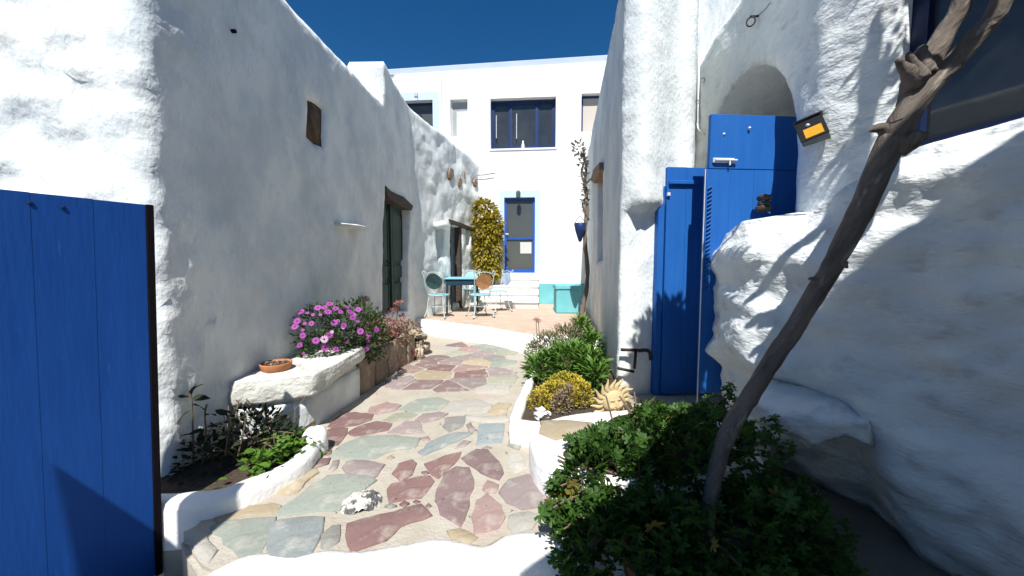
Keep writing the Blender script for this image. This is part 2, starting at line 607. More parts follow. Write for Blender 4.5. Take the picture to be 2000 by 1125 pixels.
# ------------------------------------------------------------------ foliage helpers
def leaf_oval(l=1.0, wd=.4, fold=.12, curl=.15):
    v = [(0, 0, 0), (wd * .5, l * .35, fold * .4), (wd * .42, l * .7, fold * .3 - curl * .4), (0, l, -curl), (-wd * .42, l * .7, fold * .3 - curl * .4), (-wd * .5, l * .35, fold * .4), (0, l * .5, -fold * .15)]
    f = [(0, 1, 6), (1, 2, 6), (2, 3, 6), (3, 4, 6), (4, 5, 6), (5, 0, 6)]
    return [Vector(x) for x in v], f
def leaf_palm(lobes=5, seed=1):
    r = random.Random(seed)
    v = [Vector((0, 0, 0))]
    n = lobes * 4
    for i in range(n + 1):
        a = math.radians(-150 + 300 * i / n)
        k = i % 4
        rad = (.42, .86, 1.0, .84)[k] * (1 + r.uniform(-.1, .1))
        if k in (1, 3):
            a += math.radians(r.uniform(-3, 3))
        lift = .10 * rad * (1 if k == 0 else -1) + r.uniform(-.05, .05)
        v.append(Vector((math.sin(a) * rad, .35 + math.cos(a) * rad, lift)))
    v[0] = Vector((0, .35, .02))
    f = [(0, i + 1, i + 2) for i in range(n)]
    return v, f
def leaf_blade(l=1.0, wd=.14):
    v = [(-wd * .4, 0, 0), (wd * .4, 0, 0), (wd * .5, l * .5, .06), (-wd * .5, l * .5, .06), (0, l, -.05)]
    return [Vector(x) for x in v], [(0, 1, 2, 3), (3, 2, 4)]
def leaf_mx(p, d, s, roll=None, rnd=random):
    d = Vector(d).normalized()
    q = d.to_track_quat('Y', 'Z')
    m = q.to_matrix().to_4x4()
    rm = Matrix.Rotation(rnd.uniform(-.9, .9) if roll is None else roll, 4, 'Y')
    return Matrix.Translation(p) @ m @ rm @ Matrix.Scale(s, 4)
def foliage(parent, shape, mxs, m, n_ind=0, name='foliage', leafname='leaf', alt=None, key=None):
    """n_ind leaves as parts, the rest joined as stuff"""
    shapes = shape if isinstance(shape, list) else [shape]
    base = wloc(parent)
    if key:
        mxs = sorted(mxs, key=lambda x: key(x.translation))
    ind, rest = mxs[:n_ind], mxs[n_ind:]
    if ind:
        meshes = []
        for sh in shapes:
            me = bpy.data.meshes.new(leafname)
            me.from_pydata(sh[0], [], sh[1])
            me.materials.append(m)
            meshes.append(me)
        for i, x in enumerate(ind):
            o = bpy.data.objects.new(leafname, meshes[i % len(meshes)])
            o.parent = parent
            o.matrix_basis = Matrix.Translation(-base) @ x
            C.objects.link(o)
    if rest:
        mb = MB()
        for i, x in enumerate(rest):
            sh = shapes[i % len(shapes)]
            mb.add([x @ v for v in sh[0]], sh[1])
        o = obj(name, mb, m, parent)
        o['kind'] = 'stuff'
        return o
def blob_pts(blobs, n, rnd, shell=.55):
    out = []
    vol = [b[1][0] * b[1][1] * b[1][2] for b in blobs]
    for i in range(n):
        b = rnd.choices(blobs, [v ** .67 for v in vol])[0]
        while True:
            d = Vector((rnd.gauss(0, 1), rnd.gauss(0, 1), rnd.gauss(0, 1)))
            if d.length > .1:
                break
        d.normalize()
        r = shell + (1 - shell) * rnd.random() ** .6
        r *= 1 + .22 * noise.noise(d * 3 + Vector(b[0]))
        out.append((Vector(b[0]) + Vector((d.x * b[1][0], d.y * b[1][1], d.z * b[1][2])) * r, d))
    return out

# ================================================================== GROUND, PATH, TERRACE
ZP, ZT = .28, .53
g = MB()
g.add([(-400, -400, 0), (400, -400, 0), (400, 400, 0), (-400, 400, 0)], [(0, 1, 2, 3)])
props(obj('ground', g, M['ground'], None), kind='structure')

def onp(*pxy, z=ZP):
    return [on(a, b, z) for a, b in pxy]
front_edge = [(415, 1122), (450, 1104), (490, 1090), (540, 1086), (590, 1090), (640, 1081), (700, 1084), (760, 1076), (850, 1060), (900, 1066), (950, 1074), (985, 1054), (1020, 1046), (1080, 1046), (1160, 1056), (1260, 1066)]
path_poly = onp((352, 1050), (365, 1085), (385, 1112), *front_edge)
path_poly += [Vector((1.2, 1.66, ZP)), Vector((2.4, 3.1, ZP)), Vector((2.4, 4.3, ZP)), Vector((1.35, 5.3, ZP)), Vector((.37, 5.5, ZP)), Vector((-1.9, 6.7, ZP)), Vector((-1.95, 2.3, ZP)), Vector((-1.62, 1.95, ZP))]
mb = MB()
mb.prism([(p.x, p.y) for p in path_poly], -.02, ZP)
path_o = fix_normals(obj('path', mb, M['mortar'], None, bevel=.02, seg=2))
props(path_o, kind='structure')

mb = MB()
mb.prism([(-2.4, 1.72), (-1.60, 1.69), (-1.50, 1.86), (-2.4, 1.80)], -.02, .16)
props(fix_normals(obj('landing', mb, M['mortar'], None, bevel=.02, seg=2)), kind='structure')

FS = [
 ('green', [(283,615),(330,590),(450,578),(575,570),(560,640),(520,700),(500,735),(410,750),(340,690)]),
 ('bluegrey', [(560,600),(600,582),(700,570),(805,570),(795,640),(745,735),(665,770),(560,750)]),
 ('grey', [(797,650),(850,605),(890,600),(885,680),(830,718),(795,712)]),
 ('red', [(935,600),(1010,575),(1140,545),(1260,508),(1310,560),(1170,610),(1110,670),(960,720),(940,690)]),
 ('green', [(600,545),(625,515),(720,450),(830,375),(920,370),(1000,375),(1045,395),(960,460),(890,515),(880,527),(780,530),(650,550)]),
 ('ochre', [(590,440),(640,380),(690,345),(770,340),(780,355),(720,400),(690,440),(620,450)]),
 ('mauve', [(905,330),(930,300),(1020,300),(1095,315),(1060,365),(1030,385),(920,350)]),
 ('red', [(740,325),(770,290),(840,285),(830,310),(760,332)]),
 ('mauve', [(833,335),(853,295),(885,290),(875,330),(850,350)]),
 ('green', [(850,275),(920,215),(1000,182),(1140,177),(1255,190),(1230,235),(1120,250),(1060,280),(960,283),(900,278)]),
 ('red', [(800,165),(850,140),(920,140),(915,170),(880,215),(805,225)]),
 ('red', [(1120,430),(1140,405),(1230,380),(1310,370),(1330,395),(1290,450),(1270,470),(1130,490)]),
 ('red', [(1140,355),(1170,310),(1230,292),(1250,310),(1230,360),(1180,390)]),
 ('red', [(1295,310),(1380,275),(1460,257),(1430,310),(1360,375),(1330,360)]),
 ('purple', [(1355,430),(1390,360),(1440,330),(1500,335),(1520,390),(1500,500),(1460,595),(1370,540),(1350,480)]),
 ('purple', [(1475,285),(1540,245),(1590,245),(1640,300),(1660,350),(1640,380),(1560,350),(1500,310)]),
 ('pink', [(1520,560),(1540,490),(1590,458),(1650,510),(1670,560),(1640,610),(1530,635)]),
 ('mauve', [(1655,445),(1700,390),(1780,365),(1850,370),(1925,420),(1910,500),(1760,520),(1690,490)]),
 ('pink', [(1565,430),(1590,390),(1645,410),(1630,450),(1580,450)]),
 ('blue', [(1545,150),(1555,125),(1665,122),(1655,205),(1540,215)]),
 ('bluegrey', [(1270,250),(1330,200),(1430,165),(1510,165),(1440,205),(1340,245),(1290,270)]),
 ('red', [(838,130),(900,70),(960,65),(1040,75),(1030,100),(960,125),(870,135)]),
 ('red', [(930,160),(980,130),(1060,108),(1130,118),(1110,150),(1040,165),(960,175)]),
 ('mauve', [(1120,160),(1200,110),(1260,108),(1290,160),(1200,168)]),
 ('mauve', [(1440,235),(1475,200),(1510,204),(1480,228)]),
 ('olive', [(1100,100),(1150,70),(1220,65),(1250,75),(1210,100),(1130,110)]),
 ('green', [(1170,50),(1220,20),(1260,2),(1350,-5),(1400,12),(1360,50),(1250,62)]),
 ('pale', [(1405,60),(1412,15),(1540,5),(1605,30),(1590,60),(1450,70)]),
 ('grey', [(1380,130),(1400,90),(1480,85),(1470,130),(1410,155)]),
 ('mauve', [(1490,125),(1512,115),(1538,150),(1500,155)]),
 ('pink', [(1020,70),(1040,38),(1110,18),(1175,32),(1150,55),(1070,70)]),
 ('mauve', [(1252,100),(1290,72),(1360,64),(1398,72),(1360,95),(1290,112)]),
 ('ochre', [(1595,62),(1640,20),(1700,25),(1680,66),(1630,74)]),
 ('pale', [(1490,78),(1560,87),(1675,77),(1685,105),(1600,113),(1500,95)]),
 ('grey', [(1690,160),(1740,165),(1755,200),(1740,240),(1690,220)]),
 ('pale', [(1690,260),(1745,262),(1780,330),(1720,350),(1690,320)]),
 ('ochre', [(300,570),(400,520),(560,500),(600,510),(570,550),(440,560),(320,590)]),
 ('pale', [(150,640),(215,610),(250,650),(300,720),(260,775),(200,740)]),
 ('pale', [(1700,560),(1780,545),(1840,560),(1800,620),(1720,640),(1690,610)]),
 ('ochre', [(1400,630),(1460,620),(1540,660),(1500,690),(1420,668)]),
 ('red', [(1170,505),(1195,490),(1220,500),(1195,517)]), ('red', [(1235,490),(1250,482),(1272,490),(1250,500)]),
 ('red', [(1295,510),(1310,497),(1325,510),(1308,524)]), ('grey', [(1100,515),(1130,503),(1160,512),(1125,525)]),
 ('ochre', [(1110,280),(1135,270),(1150,280),(1125,290)]), ('mauve', [(1565,235),(1590,225),(1612,232),(1590,243)]),
 ('pink', [(1270,185),(1310,178),(1320,195),(1280,200)]), ('ochre', [(1205,235),(1235,212),(1262,220),(1240,238)]),
 ('red', [(785,255),(850,245),(845,265),(800,275)]), ('purple', [(1275,350),(1300,345),(1315,355),(1290,364)]),
]
rs = random.Random(3)
traced = []
STN = {}
def rsub(poly, rnd, amp=.06):
    """roughen a stone's outline: one bent point per long edge"""
    out = []
    n = len(poly)
    for i in range(n):
        a, b = Vector(poly[i]), Vector(poly[(i + 1) % n])
        e = b - a
        out.append(a)
        if e.length > .07:
            for k in ((.33, .67) if e.length > .16 else (.5,)):
                out.append(a + e * k + Vector((-e.y, e.x)).normalized() * rnd.uniform(-amp, amp) * min(e.length, .2))
    return out
def flag(poly2, colour, rnd, lift=None):
    """one flagstone: a low prism with a worn, sloping edge"""
    poly = rsub(poly2, rnd)
    n = len(poly)
    c = sum(poly, Vector((0, 0))) / n
    h = lift if lift is not None else rnd.uniform(.005, .012)
    tx, ty = rnd.uniform(-.012, .012), rnd.uniform(-.012, .012)
    mb = MB()
    ring = [(1.0, -.006), (.985, h * .7), (.93, h)]
    vs = []
    for k, hh in ring:
        for p in poly:
            q = c + (p - c) * k
            zz = hh + (tx * (q.x - c.x) + ty * (q.y - c.y) if hh > 0 else 0)
            if k < .95:
                zz += .003 * noise.noise(Vector((q.x * 9, q.y * 9, 0)))
            vs.append(Vector((q.x, q.y, ZP + zz)))
    vs.append(Vector((c.x, c.y, ZP + h + .001)))
    fs = []
    for r_ in range(2):
        for i in range(n):
            j = (i + 1) % n
            fs.append((r_ * n + i, r_ * n + j, (r_ + 1) * n + j, (r_ + 1) * n + i))
    fs += [(2 * n + i, 2 * n + (i + 1) % n, 3 * n) for i in range(n)]
    mb.add(vs, fs)
    a2 = sum(poly[i].x * poly[(i + 1) % n].y - poly[(i + 1) % n].x * poly[i].y for i in range(n))
    if a2 < 0:
        mb.f = [tuple(reversed(f)) for f in mb.f]
    obj('flagstone', mb, ST[colour], path_o, sm=True, origin=(c.x, c.y, ZP))
for colour, zp in FS:
    P2 = [on(300 + x / 2.439, 780 + y / 2.439, ZP).xy for x, y in zp]
    cc = sum(P2, Vector((0, 0))) / len(P2)
    P2 = [cc + (p - cc) * (1.11 if (P2[0] - P2[len(P2) // 2]).length > .12 else 1.02) for p in P2]
    traced.append([(p.x, p.y) for p in P2])
    flag(P2, colour, rs)
# the farther stones: irregular cells
far_poly = [p.xy for p in onp((648, 835), (690, 790), (745, 745), (800, 705), (838, 685), (842, 664))] + [Vector((-.35, 5.72)), Vector((.33, 5.32))] + [p.xy for p in onp((1036, 690), (1018, 740), (996, 785))]
far_np = [(p.x, p.y) for p in far_poly]
seeds = []
bx0, bx1, by0, by1 = -1.9, .8, 2.3, 6.6
tries = 0
while tries < 6000:
    tries += 1
    p = Vector((rs.uniform(bx0, bx1), rs.uniform(by0, by1)))
    if all(((p - q).x / 1.15) ** 2 + ((p - q).y / .95) ** 2 > .235 ** 2 for q in seeds):
        seeds.append(p)
def clip(poly, a, b):
    """keep the part nearer to a than to b"""
    m_, d_ = (a + b) / 2, (b - a)
    out = []
    n = len(poly)
    for i in range(n):
        p, q = poly[i], poly[(i + 1) % n]
        sp, sq = (p - m_).dot(d_), (q - m_).dot(d_)
        if sp <= 0:
            out.append(p)
        if (sp < 0 < sq) or (sq < 0 < sp):
            out.append(p + (q - p) * (sp / (sp - sq)))
    return out
allt = np.array([p for t in traced for p in t])
for s_ in seeds:
    if not in_poly(np.array([s_[:]]), far_np)[0]:
        continue
    cell = [s_ + Vector(d) for d in ((-.5, -.5), (.5, -.5), (.5, .5), (-.5, .5))]
    for q in seeds:
        if q is not s_ and (q - s_).length < .9:
            cell = clip(cell, s_, q)
    c = sum(cell, Vector((0, 0))) / len(cell)
    k = rs.uniform(.90, .965)
    cell = [c + (p - c) * k for p in cell]
    cell = [p for i, p in enumerate(cell) if (p - cell[i - 1]).length > .025]
    if len(cell) < 4:
        continue
    arr = np.array([p[:] for p in dens([p[:] for p in cell], .04)])
    if any(in_poly(arr, t).any() or in_poly(np.array(t), [p[:] for p in cell]).any() for t in traced):
        continue
    if not in_poly(arr, far_np).mean() > .8:
        continue
    left = (c.x < -.75)
    colour = rs.choices(['red', 'purple', 'mauve', 'pink', 'ochre', 'pale', 'grey', 'green', 'olive'],
                        [7, 6, 4, 3, 2, 1, 1, 1, 1] if left else [.4, 1.5, 4, 3, 2.5, 7, 5, 3.5, 3])[0]
    flag(cell, colour, rs)
# weathered layered stone set in the path
c0 = on(707, 985, ZP)
mb = MB()
n1, n2 = 26, 14
for i in range(n1):
    for j in range(n2):
        u, v = i / (n1 - 1) * 2 - 1, j / (n2 - 1) * 2 - 1
        x, y = u * .105, v * .075
        r2 = u * u + v * v * .9
        h = .045 * max(0, 1 - r2) ** .5 * (1 + .5 * noise.noise(Vector((u * 3, v * 3, 1)))) - (.012 if r2 > 1 else 0)
        h += (.010 * abs(math.sin(u * 11 + v * 5 + 2 * noise.noise(Vector((u * 2, v * 2, 4)))))) * (r2 < 1)
        rot = .35
        mb.v.append(Vector((c0.x + x * math.cos(rot) - y * math.sin(rot), c0.y + x * math.sin(rot) + y * math.cos(rot), ZP + h)))
for i in range(n1 - 1):
    for j in range(n2 - 1):
        mb.f.append((i * n2 + j, (i + 1) * n2 + j, (i + 1) * n2 + j + 1, i * n2 + j + 1))
M['fossil'] = mat('layered_stone', (.60, .58, .53), (.10, .10, .10), 16, .9, .006, 60, lo=.47, hi=.56, stretch=(1, 2.2, 1))
obj('layered_stone', mb, M['fossil'], path_o)['label'] = 'ridged black and white weathered stone set in the path'

# dry leaves and grit blown into the joints
rl = random.Random(8)
lit = MB()
for i in range(90):
    e_ = rl.random()
    p = on(rl.uniform(640, 1010), rl.uniform(690, 1030), ZP) if e_ < .55 else on(650 + 190 * rl.random() + rl.gauss(0, 10), 835 - 150 * rl.random(), ZP)
    if not in_poly(np.array([[p.x, p.y]]), [(q.x, q.y) for q in path_poly])[0]:
        continue
    a_ = rl.uniform(0, 6.28)
    x = leaf_mx((p.x, p.y, ZP + .014), (math.cos(a_), math.sin(a_), rl.uniform(-.1, .2)), rl.uniform(.008, .022), rnd=rl)
    sh = leaf_oval(1, .5, .2, .3)
    lit.add([x @ v for v in sh[0]], sh[1])
o = obj('dry_leaves', lit, M['upstone'], path_o)
o['kind'] = 'stuff'
# white painted edge of the path's near step
rim = [on(a, b, ZP) for a, b in front_edge]
rim = [Vector((p.x, p.y, ZP)) for p in smooth(rim, 4)]
mb = MB()
k = len(rim)
prof = [(.012, -.03), (.006, .008), (-.02, .014), (-.06, .004), (-.085, -.03), (-.095, -.12), (-.10, -.29)]
for i, p in enumerate(rim):
    wv = .012 * noise.noise(Vector((p.x * 4, 3, 0)))
    for a, b in prof:
        mb.v.append(Vector((p.x, p.y + a * 1.5 + (wv if a < 0 else 0), ZP + b)))
m_ = len(prof)
for i in range(k - 1):
    for j in range(m_ - 1):
        mb.f.append((i * m_ + j, (i + 1) * m_ + j, (i + 1) * m_ + j + 1, i * m_ + j + 1))
o = obj('white_step_edge', mb, M['kerb'], path_o, sm=True)
fix_normals(o)
# low white doorstep at the very front, on the lower ground
mb = MB()
for i in range(24):
    x = -1.75 + i * .155
    for (dy, z) in ((1.50, -.02), (1.49, .05), (1.46, .095), (1.40, .10), (1.05, .10), (.98, .09), (.96, -.02)):
        mb.v.append(Vector((x, dy + .03 * noise.noise(Vector((x * 2, dy * 3, 0))), z + .008 * noise.noise(Vector((x * 3, dy * 5, 2))))))
for i in range(23):
    for j in range(6):
        mb.f.append((i * 7 + j, (i + 1) * 7 + j, (i + 1) * 7 + j + 1, i * 7 + j + 1))
o = obj('doorstep', mb, M['kerb'], None, sm=True)
fix_normals(o)
props(o, 'white painted doorstep just in front of the stone path', 'step')

# terrace
tf = [on(a, b, ZT) for a, b in ((806, 622), (880, 632), (950, 641), (1050, 657))] + [Vector((1.6, 4.75, ZT))]
tpoly = [(-1.9, tf[0].y + .02)] + [(p.x, p.y) for p in tf] + [(2.2, 9.6), (-1.6, 9.9)]
mb = MB()
mb.prism(tpoly, 0, ZT)
terr = fix_normals(obj('terrace', mb, M['terrace'], None))
props(terr, kind='structure')
mb = MB()
edge = smooth([Vector((-1.88, tf[0].y + .02, 0))] + tf, 5)
prof = [(.10, ZT + .004), (.0, ZT + .012), (-.045, ZT - .006), (-.06, ZT - .05), (-.075, ZP - .02)]
for p in edge:
    for a, b in prof:
        q = .008 * noise.noise(Vector((p.x * 3, b * 4, 0)))
        mb.v.append(Vector((p.x - .12 * a, p.y + a + q, b)))
m_ = len(prof)
for i in range(len(edge) - 1):
    for j in range(m_ - 1):
        mb.f.append((i * m_ + j, (i + 1) * m_ + j, (i + 1) * m_ + j + 1, i * m_ + j + 1))
fix_normals(obj('terrace_riser', mb, M['kerb'], terr, sm=True))

# ================================================================== LEFT HOUSE
def sst(a, b, x):
    t = min(max((x - a) / (b - a), 0), 1)
    return t * t * (3 - 2 * t)
LP = Path([(-6.0, 1.75), (-1.97, 2.0), (-1.832, 6.6), (-.83, 9.45)], r=.06)
def LH(*pp):
    return [LP.hit(a, b) for a, b in pp]
house = thing('whitewashed_house', (-2.3, 4, 0), 'old whitewashed stone house along the left side of the path, with dark green doors', 'house')
s_step = LP.hit(750, 300)[0]
s_bend = LP.hit(812, 300)[0]
s_c = LP.hit(312, 300)[0]
s_end = LP.len
outl = [(0, .0), (s_end, .0), (s_end, 4.12), (s_bend, 4.36), (s_step + .06, 4.50), (s_step, 4.42), (s_step - .03, 3.87), (s_c + 1.4, 3.83), (s_c + .3, 3.86), (0, 4.0)]
door_g = LH((749, 616), (797, 606), (801, 408), (776, 386), (765, 384), (750, 366))
niche = LH((602, 194), (618, 201), (633, 214), (633, 288), (616, 281), (601, 268))
win_s = LH((853, 506), (868, 504), (868, 446), (853, 447))
door_b = LH((881, 596), (901, 590), (901, 446), (881, 437))
slot = LH((911, 480), (917, 479), (917, 448), (911, 446))
LHOLES = [door_g, niche, win_s, door_b, slot]
def dispL(s, z, q):
    d = 0
    if s < s_c + .06:                       # rubble front, facing the gate
        k = min(1, (s_c + .06 - s) / .2)
        v = noise.voronoi(Vector((q.x * 2.6, q.y * 2.6, q.z * 5.2)) + .35 * noise.noise_vector(q * 2.5))[0]
        d += k * (.05 * min(1.0, (v[1] - v[0]) * 1.6) + .035 * noise.fractal(Vector((q.x * 2, q.y * 2, q.z * 6)), 1, 2, 4))
    else:
        near = math.exp(-max(s - s_c, 0) / .22)
        d += near * .042 * noise.fractal(q * 5, 1, 2, 5)
        fl = noise.fractal(q * 13 + Vector((4, 0, 0)), .8, 2, 4) - .10
        d += (.25 * near + .75 * math.exp(-((s - s_c) / .55) ** 2) * sst(.3, .8, 2.3 - z)) * .032 * min(max(fl, 0), .5) * 2
        d += .005 * noise.fractal(q * 9, 1, 2, 4)
    if s > s_bend - .1:                      # lumpy farther wall
        k = min(1, (s - s_bend + .1) / .4)
        v = noise.voronoi(Vector((q.x * 3, q.y * 3, q.z * 3.6)))[0]
        d += k * (.008 * min(1.0, (v[1] - v[0]) * 1.5) + .032 * noise.fractal(q * 2.6, .9, 2.2, 5))
    if abs(s - s_step) < .5:                 # the taller end pushes out a little
        d += .03 * max(0, 1 - abs(s - s_step) / .5) * (1 if z > 2.6 else max(0, (z - 1.9) / .7))
    return d
wall('wall', LP, outl, LHOLES, .052, .5, M['lime'], house, amp=.02, nsc=1.3, hole_depth=[.22, .07, .25, .35, .2], disp=dispL, rnd=.02, rw=.03)
# green double door
zlo, zhi = door_g[0][1] - .05, max(p[1] for p in door_g) - .02
sa, sb = door_g[0][0], door_g[2][0]
sm_ = (sa + sb) / 2
gd = obj('door', bar(LP, sa, sb, zlo, zhi, -.24, -.21), M['green_door'], house)
for (a, b) in ((sa + .01, sm_ - .012), (sm_ + .012, sb - .01)):
    o = obj('door_leaf', bar(LP, a, b, zlo, zhi - .08, -.2, -.15), M['green_door'], gd)
    h = zhi - zlo - .08
    mb = MB()
    for (r0, r1) in ((.05, .26), (.31, .42), (.47, .90)):
        q = bar(LP, a + .13, b - .13, zlo + h * r0, zlo + h * r1, -.15, -.125)
        mb.add(q.v, q.f)
        for (c0_, c1_, e0, e1) in ((a + .08, a + .105, r0, r1), (b - .105, b - .08, r0, r1)):
            q = bar(LP, c0_, c1_, zlo + h * e0 - .02, zlo + h * e1 + .02, -.15, -.118)
            mb.add(q.v, q.f)
    # raised fields live on the leaf as joined relief
    o.data.name = 'door_leaf'
    bm = bmesh.new(); bm.from_mesh(o.data)
    off = wloc(gd)
    vs = [bm.verts.new(v - off - Vector(o.location)) for v in mb.v]
    for f in mb.f:
        bm.faces.new([vs[i] for i in f])
    bm.to_mesh(o.data); bm.free()
obj('meeting_stile', bar(LP, sm_ - .03, sm_ + .03, zlo, zhi - .08, -.15, -.10), M['green_door'], gd)
# rough lintel over it
mb = MB()
lt = LH((749, 362), (760, 373), (772, 379), (785, 384), (804, 402), (801, 411), (778, 402), (765, 392), (752, 384))
q = panel(LP, lt, -.035, .2)
mb.add(q.v, q.f)
obj('lintel', mb, M['oldwood'], house, bevel=.008)
# brown slab in the high niche
q = panel(LP, [(s + (.005 if i in (0, 5) else 0), z) for i, (s, z) in enumerate(niche)], .03, .04)
o = obj('niche_slab', q, M['brown_tile'], house)
rough_mesh(o, .012, 14, 3)
# white ledge stone
mb = MB()
(s0, z0), (s1, z1) = LP.hit(652, 437), LP.hit(706, 437)
pts = []
for i in range(9):
    t = i / 8
    s = s0 + (s1 - s0) * t
    r = math.sin(PI * min(max(t, .06), .94)) ** .5
    mb.add([], [])
    for a in range(8):
        an = 2 * PI * a / 8
        mb.v.append(LP.pt(s, z0 + .028 * r * math.sin(an) + .006 * noise.noise(Vector((s * 9, a, 0))), .045 + .135 * r * math.cos(an)))
for i in range(8):
    for a in range(8):
        mb.f.append((i * 8 + a, i * 8 + (a + 1) % 8, (i + 1) * 8 + (a + 1) % 8, (i + 1) * 8 + a))
mb.f.append(tuple(range(8))); mb.f.append(tuple(64 + a for a in range(8)))
o = fix_normals(obj('ledge', mb, M['lime'], house, sm=True))
# nail hole: its dark drawn as a short near-black plug
s, z = LP.hit(456, 61)
mb = MB()
mb.tube([LP.pt(s, z, -.03), LP.pt(s, z, .016)], .013, 9)
obj('nail_hole', mb, M['dark'], house)
# small window hood, doorway with wooden jambs
mb = MB()
(s0, z0), (s1, z1) = LP.hit(852, 442), LP.hit(871, 440)
mb.tube([LP.pt(s0 - .08, z0, .0), LP.pt((s0 + s1) / 2, z0 + .05, .06), LP.pt(s1 + .05, z0, .0)], [.06, .085, .06], 8, .2)
obj('window_hood', mb, M['lime'], house, sm=True)
obj('window', panel(LP, win_s, .2, .03), M['lime2'], house)
sa2, sb2 = door_b[0][0], door_b[1][0]
z0, z1 = ZT, door_b[2][1] + .05
fr = obj('doorway', bar(LP, sa2, sb2, z0, z1, -.36, -.33), M['dark'], house)  # near-black sheet in place of the shade inside the opening
obj('door_jamb', bar(LP, sb2 - .07, sb2 + .02, z0, z1, -.12, .012), M['oldwood'], fr)
obj('door_jamb', bar(LP, sa2 + .01, sa2 + .09, z0, z1, -.3, -.02), M['oldwood'], fr)
obj('curtain', bar(LP, sb2 - .26, sb2 - .08, z0 + .15, z1 - .12, -.2, -.18), M['curtain'], fr)
lt = LH((876, 428), (900, 436), (921, 445), (921, 451), (900, 444), (877, 436))
obj('lintel', panel(LP, lt, -.04, .2), M['oldwood'], house, bevel=.006)
obj('slot_window', panel(LP, slot, .15, .03), M['dark'], house)  # near-black sheet for the shade in the slot
for (a, b, rx, ry) in ((880, 340, 5, 13), (897, 356, 4.5, 11), (906, 341, 1.6, 9), (928, 357, 4, 9)):
    pl = LH(*[(a + rx * math.cos(t * PI / 4 + .2) * rs.uniform(.8, 1.1), b + ry * math.sin(t * PI / 4 + .2) * rs.uniform(.8, 1.1)) for t in range(8)])
    o = obj('stone', panel(LP, pl, -.028, .06), M['upstone'], house, bevel=.008)

# ================================================================== BACK HOUSE (two storeys)
FP = Path([(-5.3, 9.71), (-3.27, 9.55), (2.34, 9.10), (4.2, 8.95)])
def FH(*pp):
    return [FP.hit(a, b) for a, b in pp]
villa = thing('back_house', (0, 9.6, ZT), 'white two storey house at the end of the path with blue framed door and windows', 'house')
def rect(x0, y0, x1, y1):
    a, b = FP.hit(x0, y1), FP.hit(x1, y0)
    return [(a[0], a[1]), (b[0], a[1]), (b[0], b[1]), (a[0], b[1])]
W1, W2, W3, W4, WD = rect(783, 195, 845, 345), rect(880, 193, 913, 267), rect(958, 188, 1086, 291), rect(1135, 181, 1178, 257), rect(985, 385, 1045, 533)
zt0, zt1 = FP.hit(760, 146)[1], FP.hit(1180, 119)[1]
sA, sB = FP.hit(760, 146)[0], FP.hit(1180, 119)[0]
def ztop(s):
    return zt0 + (zt1 - zt0) * (s - sA) / (sB - sA)
wall('wall', FP, [(0, ZT - .1), (FP.len, ZT - .1), (FP.len, ztop(FP.len)), (0, ztop(0))], [W1, W2, W3, W4, WD], .16, .4, M['smooth'], villa,
     amp=.006, nsc=.8, hole_depth=[.2, .16, .2, .2, .13], rnd=.006, rw=.06, sharp=True)
mb = MB()
for (d0, d1, zz0, zz1) in ((-.5, -.03, 0.0, .16),):
    q = panel(FP, [(0, ztop(0) + zz0), (FP.len, ztop(FP.len) + zz0), (FP.len, ztop(FP.len) + zz1), (0, ztop(0) + zz1)], -d1, d1 - d0)
    mb.add(q.v, q.f)
obj('parapet', mb, M['coping'], villa, bevel=.015)
def frame4(path, r, dep, wd, th, m, parent, name='window_frame'):
    (s0, z0), (s1, z1) = r[0], r[2]
    mb = MB()
    for (a, b, c, d) in ((s0, s0 + wd, z0, z1), (s1 - wd, s1, z0, z1), (s0 + wd, s1 - wd, z0, z0 + wd), (s0 + wd, s1 - wd, z1 - wd, z1)):
        q = bar(path, a, b, c, d, -dep - th, -dep)
        mb.add(q.v, q.f)
    return obj(name, mb, m, parent)
def win(path, r, dep, wd, m, gm, parent, name='window'):
    f = frame4(path, r, dep, wd, .05, m, parent, name)
    (s0, z0), (s1, z1) = r[0], r[2]
    obj('pane', bar(path, s0 + wd * .9, s1 - wd * .9, z0 + wd * .9, z1 - wd * .9, -dep - .035, -dep - .02), gm, f)
    return f
win(FP, W1, .16, .05, M['navy'], M['glass2'], villa, 'terrace_door')
f = win(FP, W2, .12, .025, M['steel'], M['glass3'], villa)
a0, b0 = W2[0], W2[2]
obj('curtain', bar(FP, a0[0] + .13, b0[0] - .03, a0[1] + .03, b0[1] - .25, -.138, -.132), M['curtain'], f)
f = frame4(FP, W3, .15, .06, .06, M['navy'], villa, 'window')
(s0, z0), (s1, z1) = W3[0], W3[2]
wd_ = s1 - s0
for k, (u0, u1) in enumerate(((.03, .30), (.30, .72), (.72, .97))):
    r = [(s0 + wd_ * u0, z0 + .05), (s0 + wd_ * u1, z0 + .05), (s0 + wd_ * u1, z1 - .06), (s0 + wd_ * u0, z1 - .06)]
    d = .15 + (.02 if k != 1 else .0)
    sash = frame4(FP, r, d - .01, .045, .045, M['navy2'] if k == 1 else M['navy'], f, 'sash')
    obj('pane', bar(FP, r[0][0] + .03, r[2][0] - .03, r[0][1] + .03, r[2][1] - .03, -d - .025, -d - .012), M['glass'], sash)
for u, za, zb in ((.085, .24, .70), (.40, .22, .72)):
    mb = MB(); mb.tube([FP.pt(s0 + wd_ * u, z0 + (z1 - z0) * za, -.10), FP.pt(s0 + wd_ * u, z0 + (z1 - z0) * zb, -.10)], .011, 6)
    obj('pull_handle', mb, M['steel'], f)
mb = MB(); mb.lathe([(0, 0), (.045, 0), (.05, .02), (.042, .1), (.02, .15), (.022, .2), (0, .2)], 10, None, FP.pt(s0 + wd_ * .50, z0 + .003, -.07))
obj('window_sill', bar(FP, s0 - .03, s1 + .03, z0 - .045, z0 - .003, -.1, .02), M['smooth'], f)
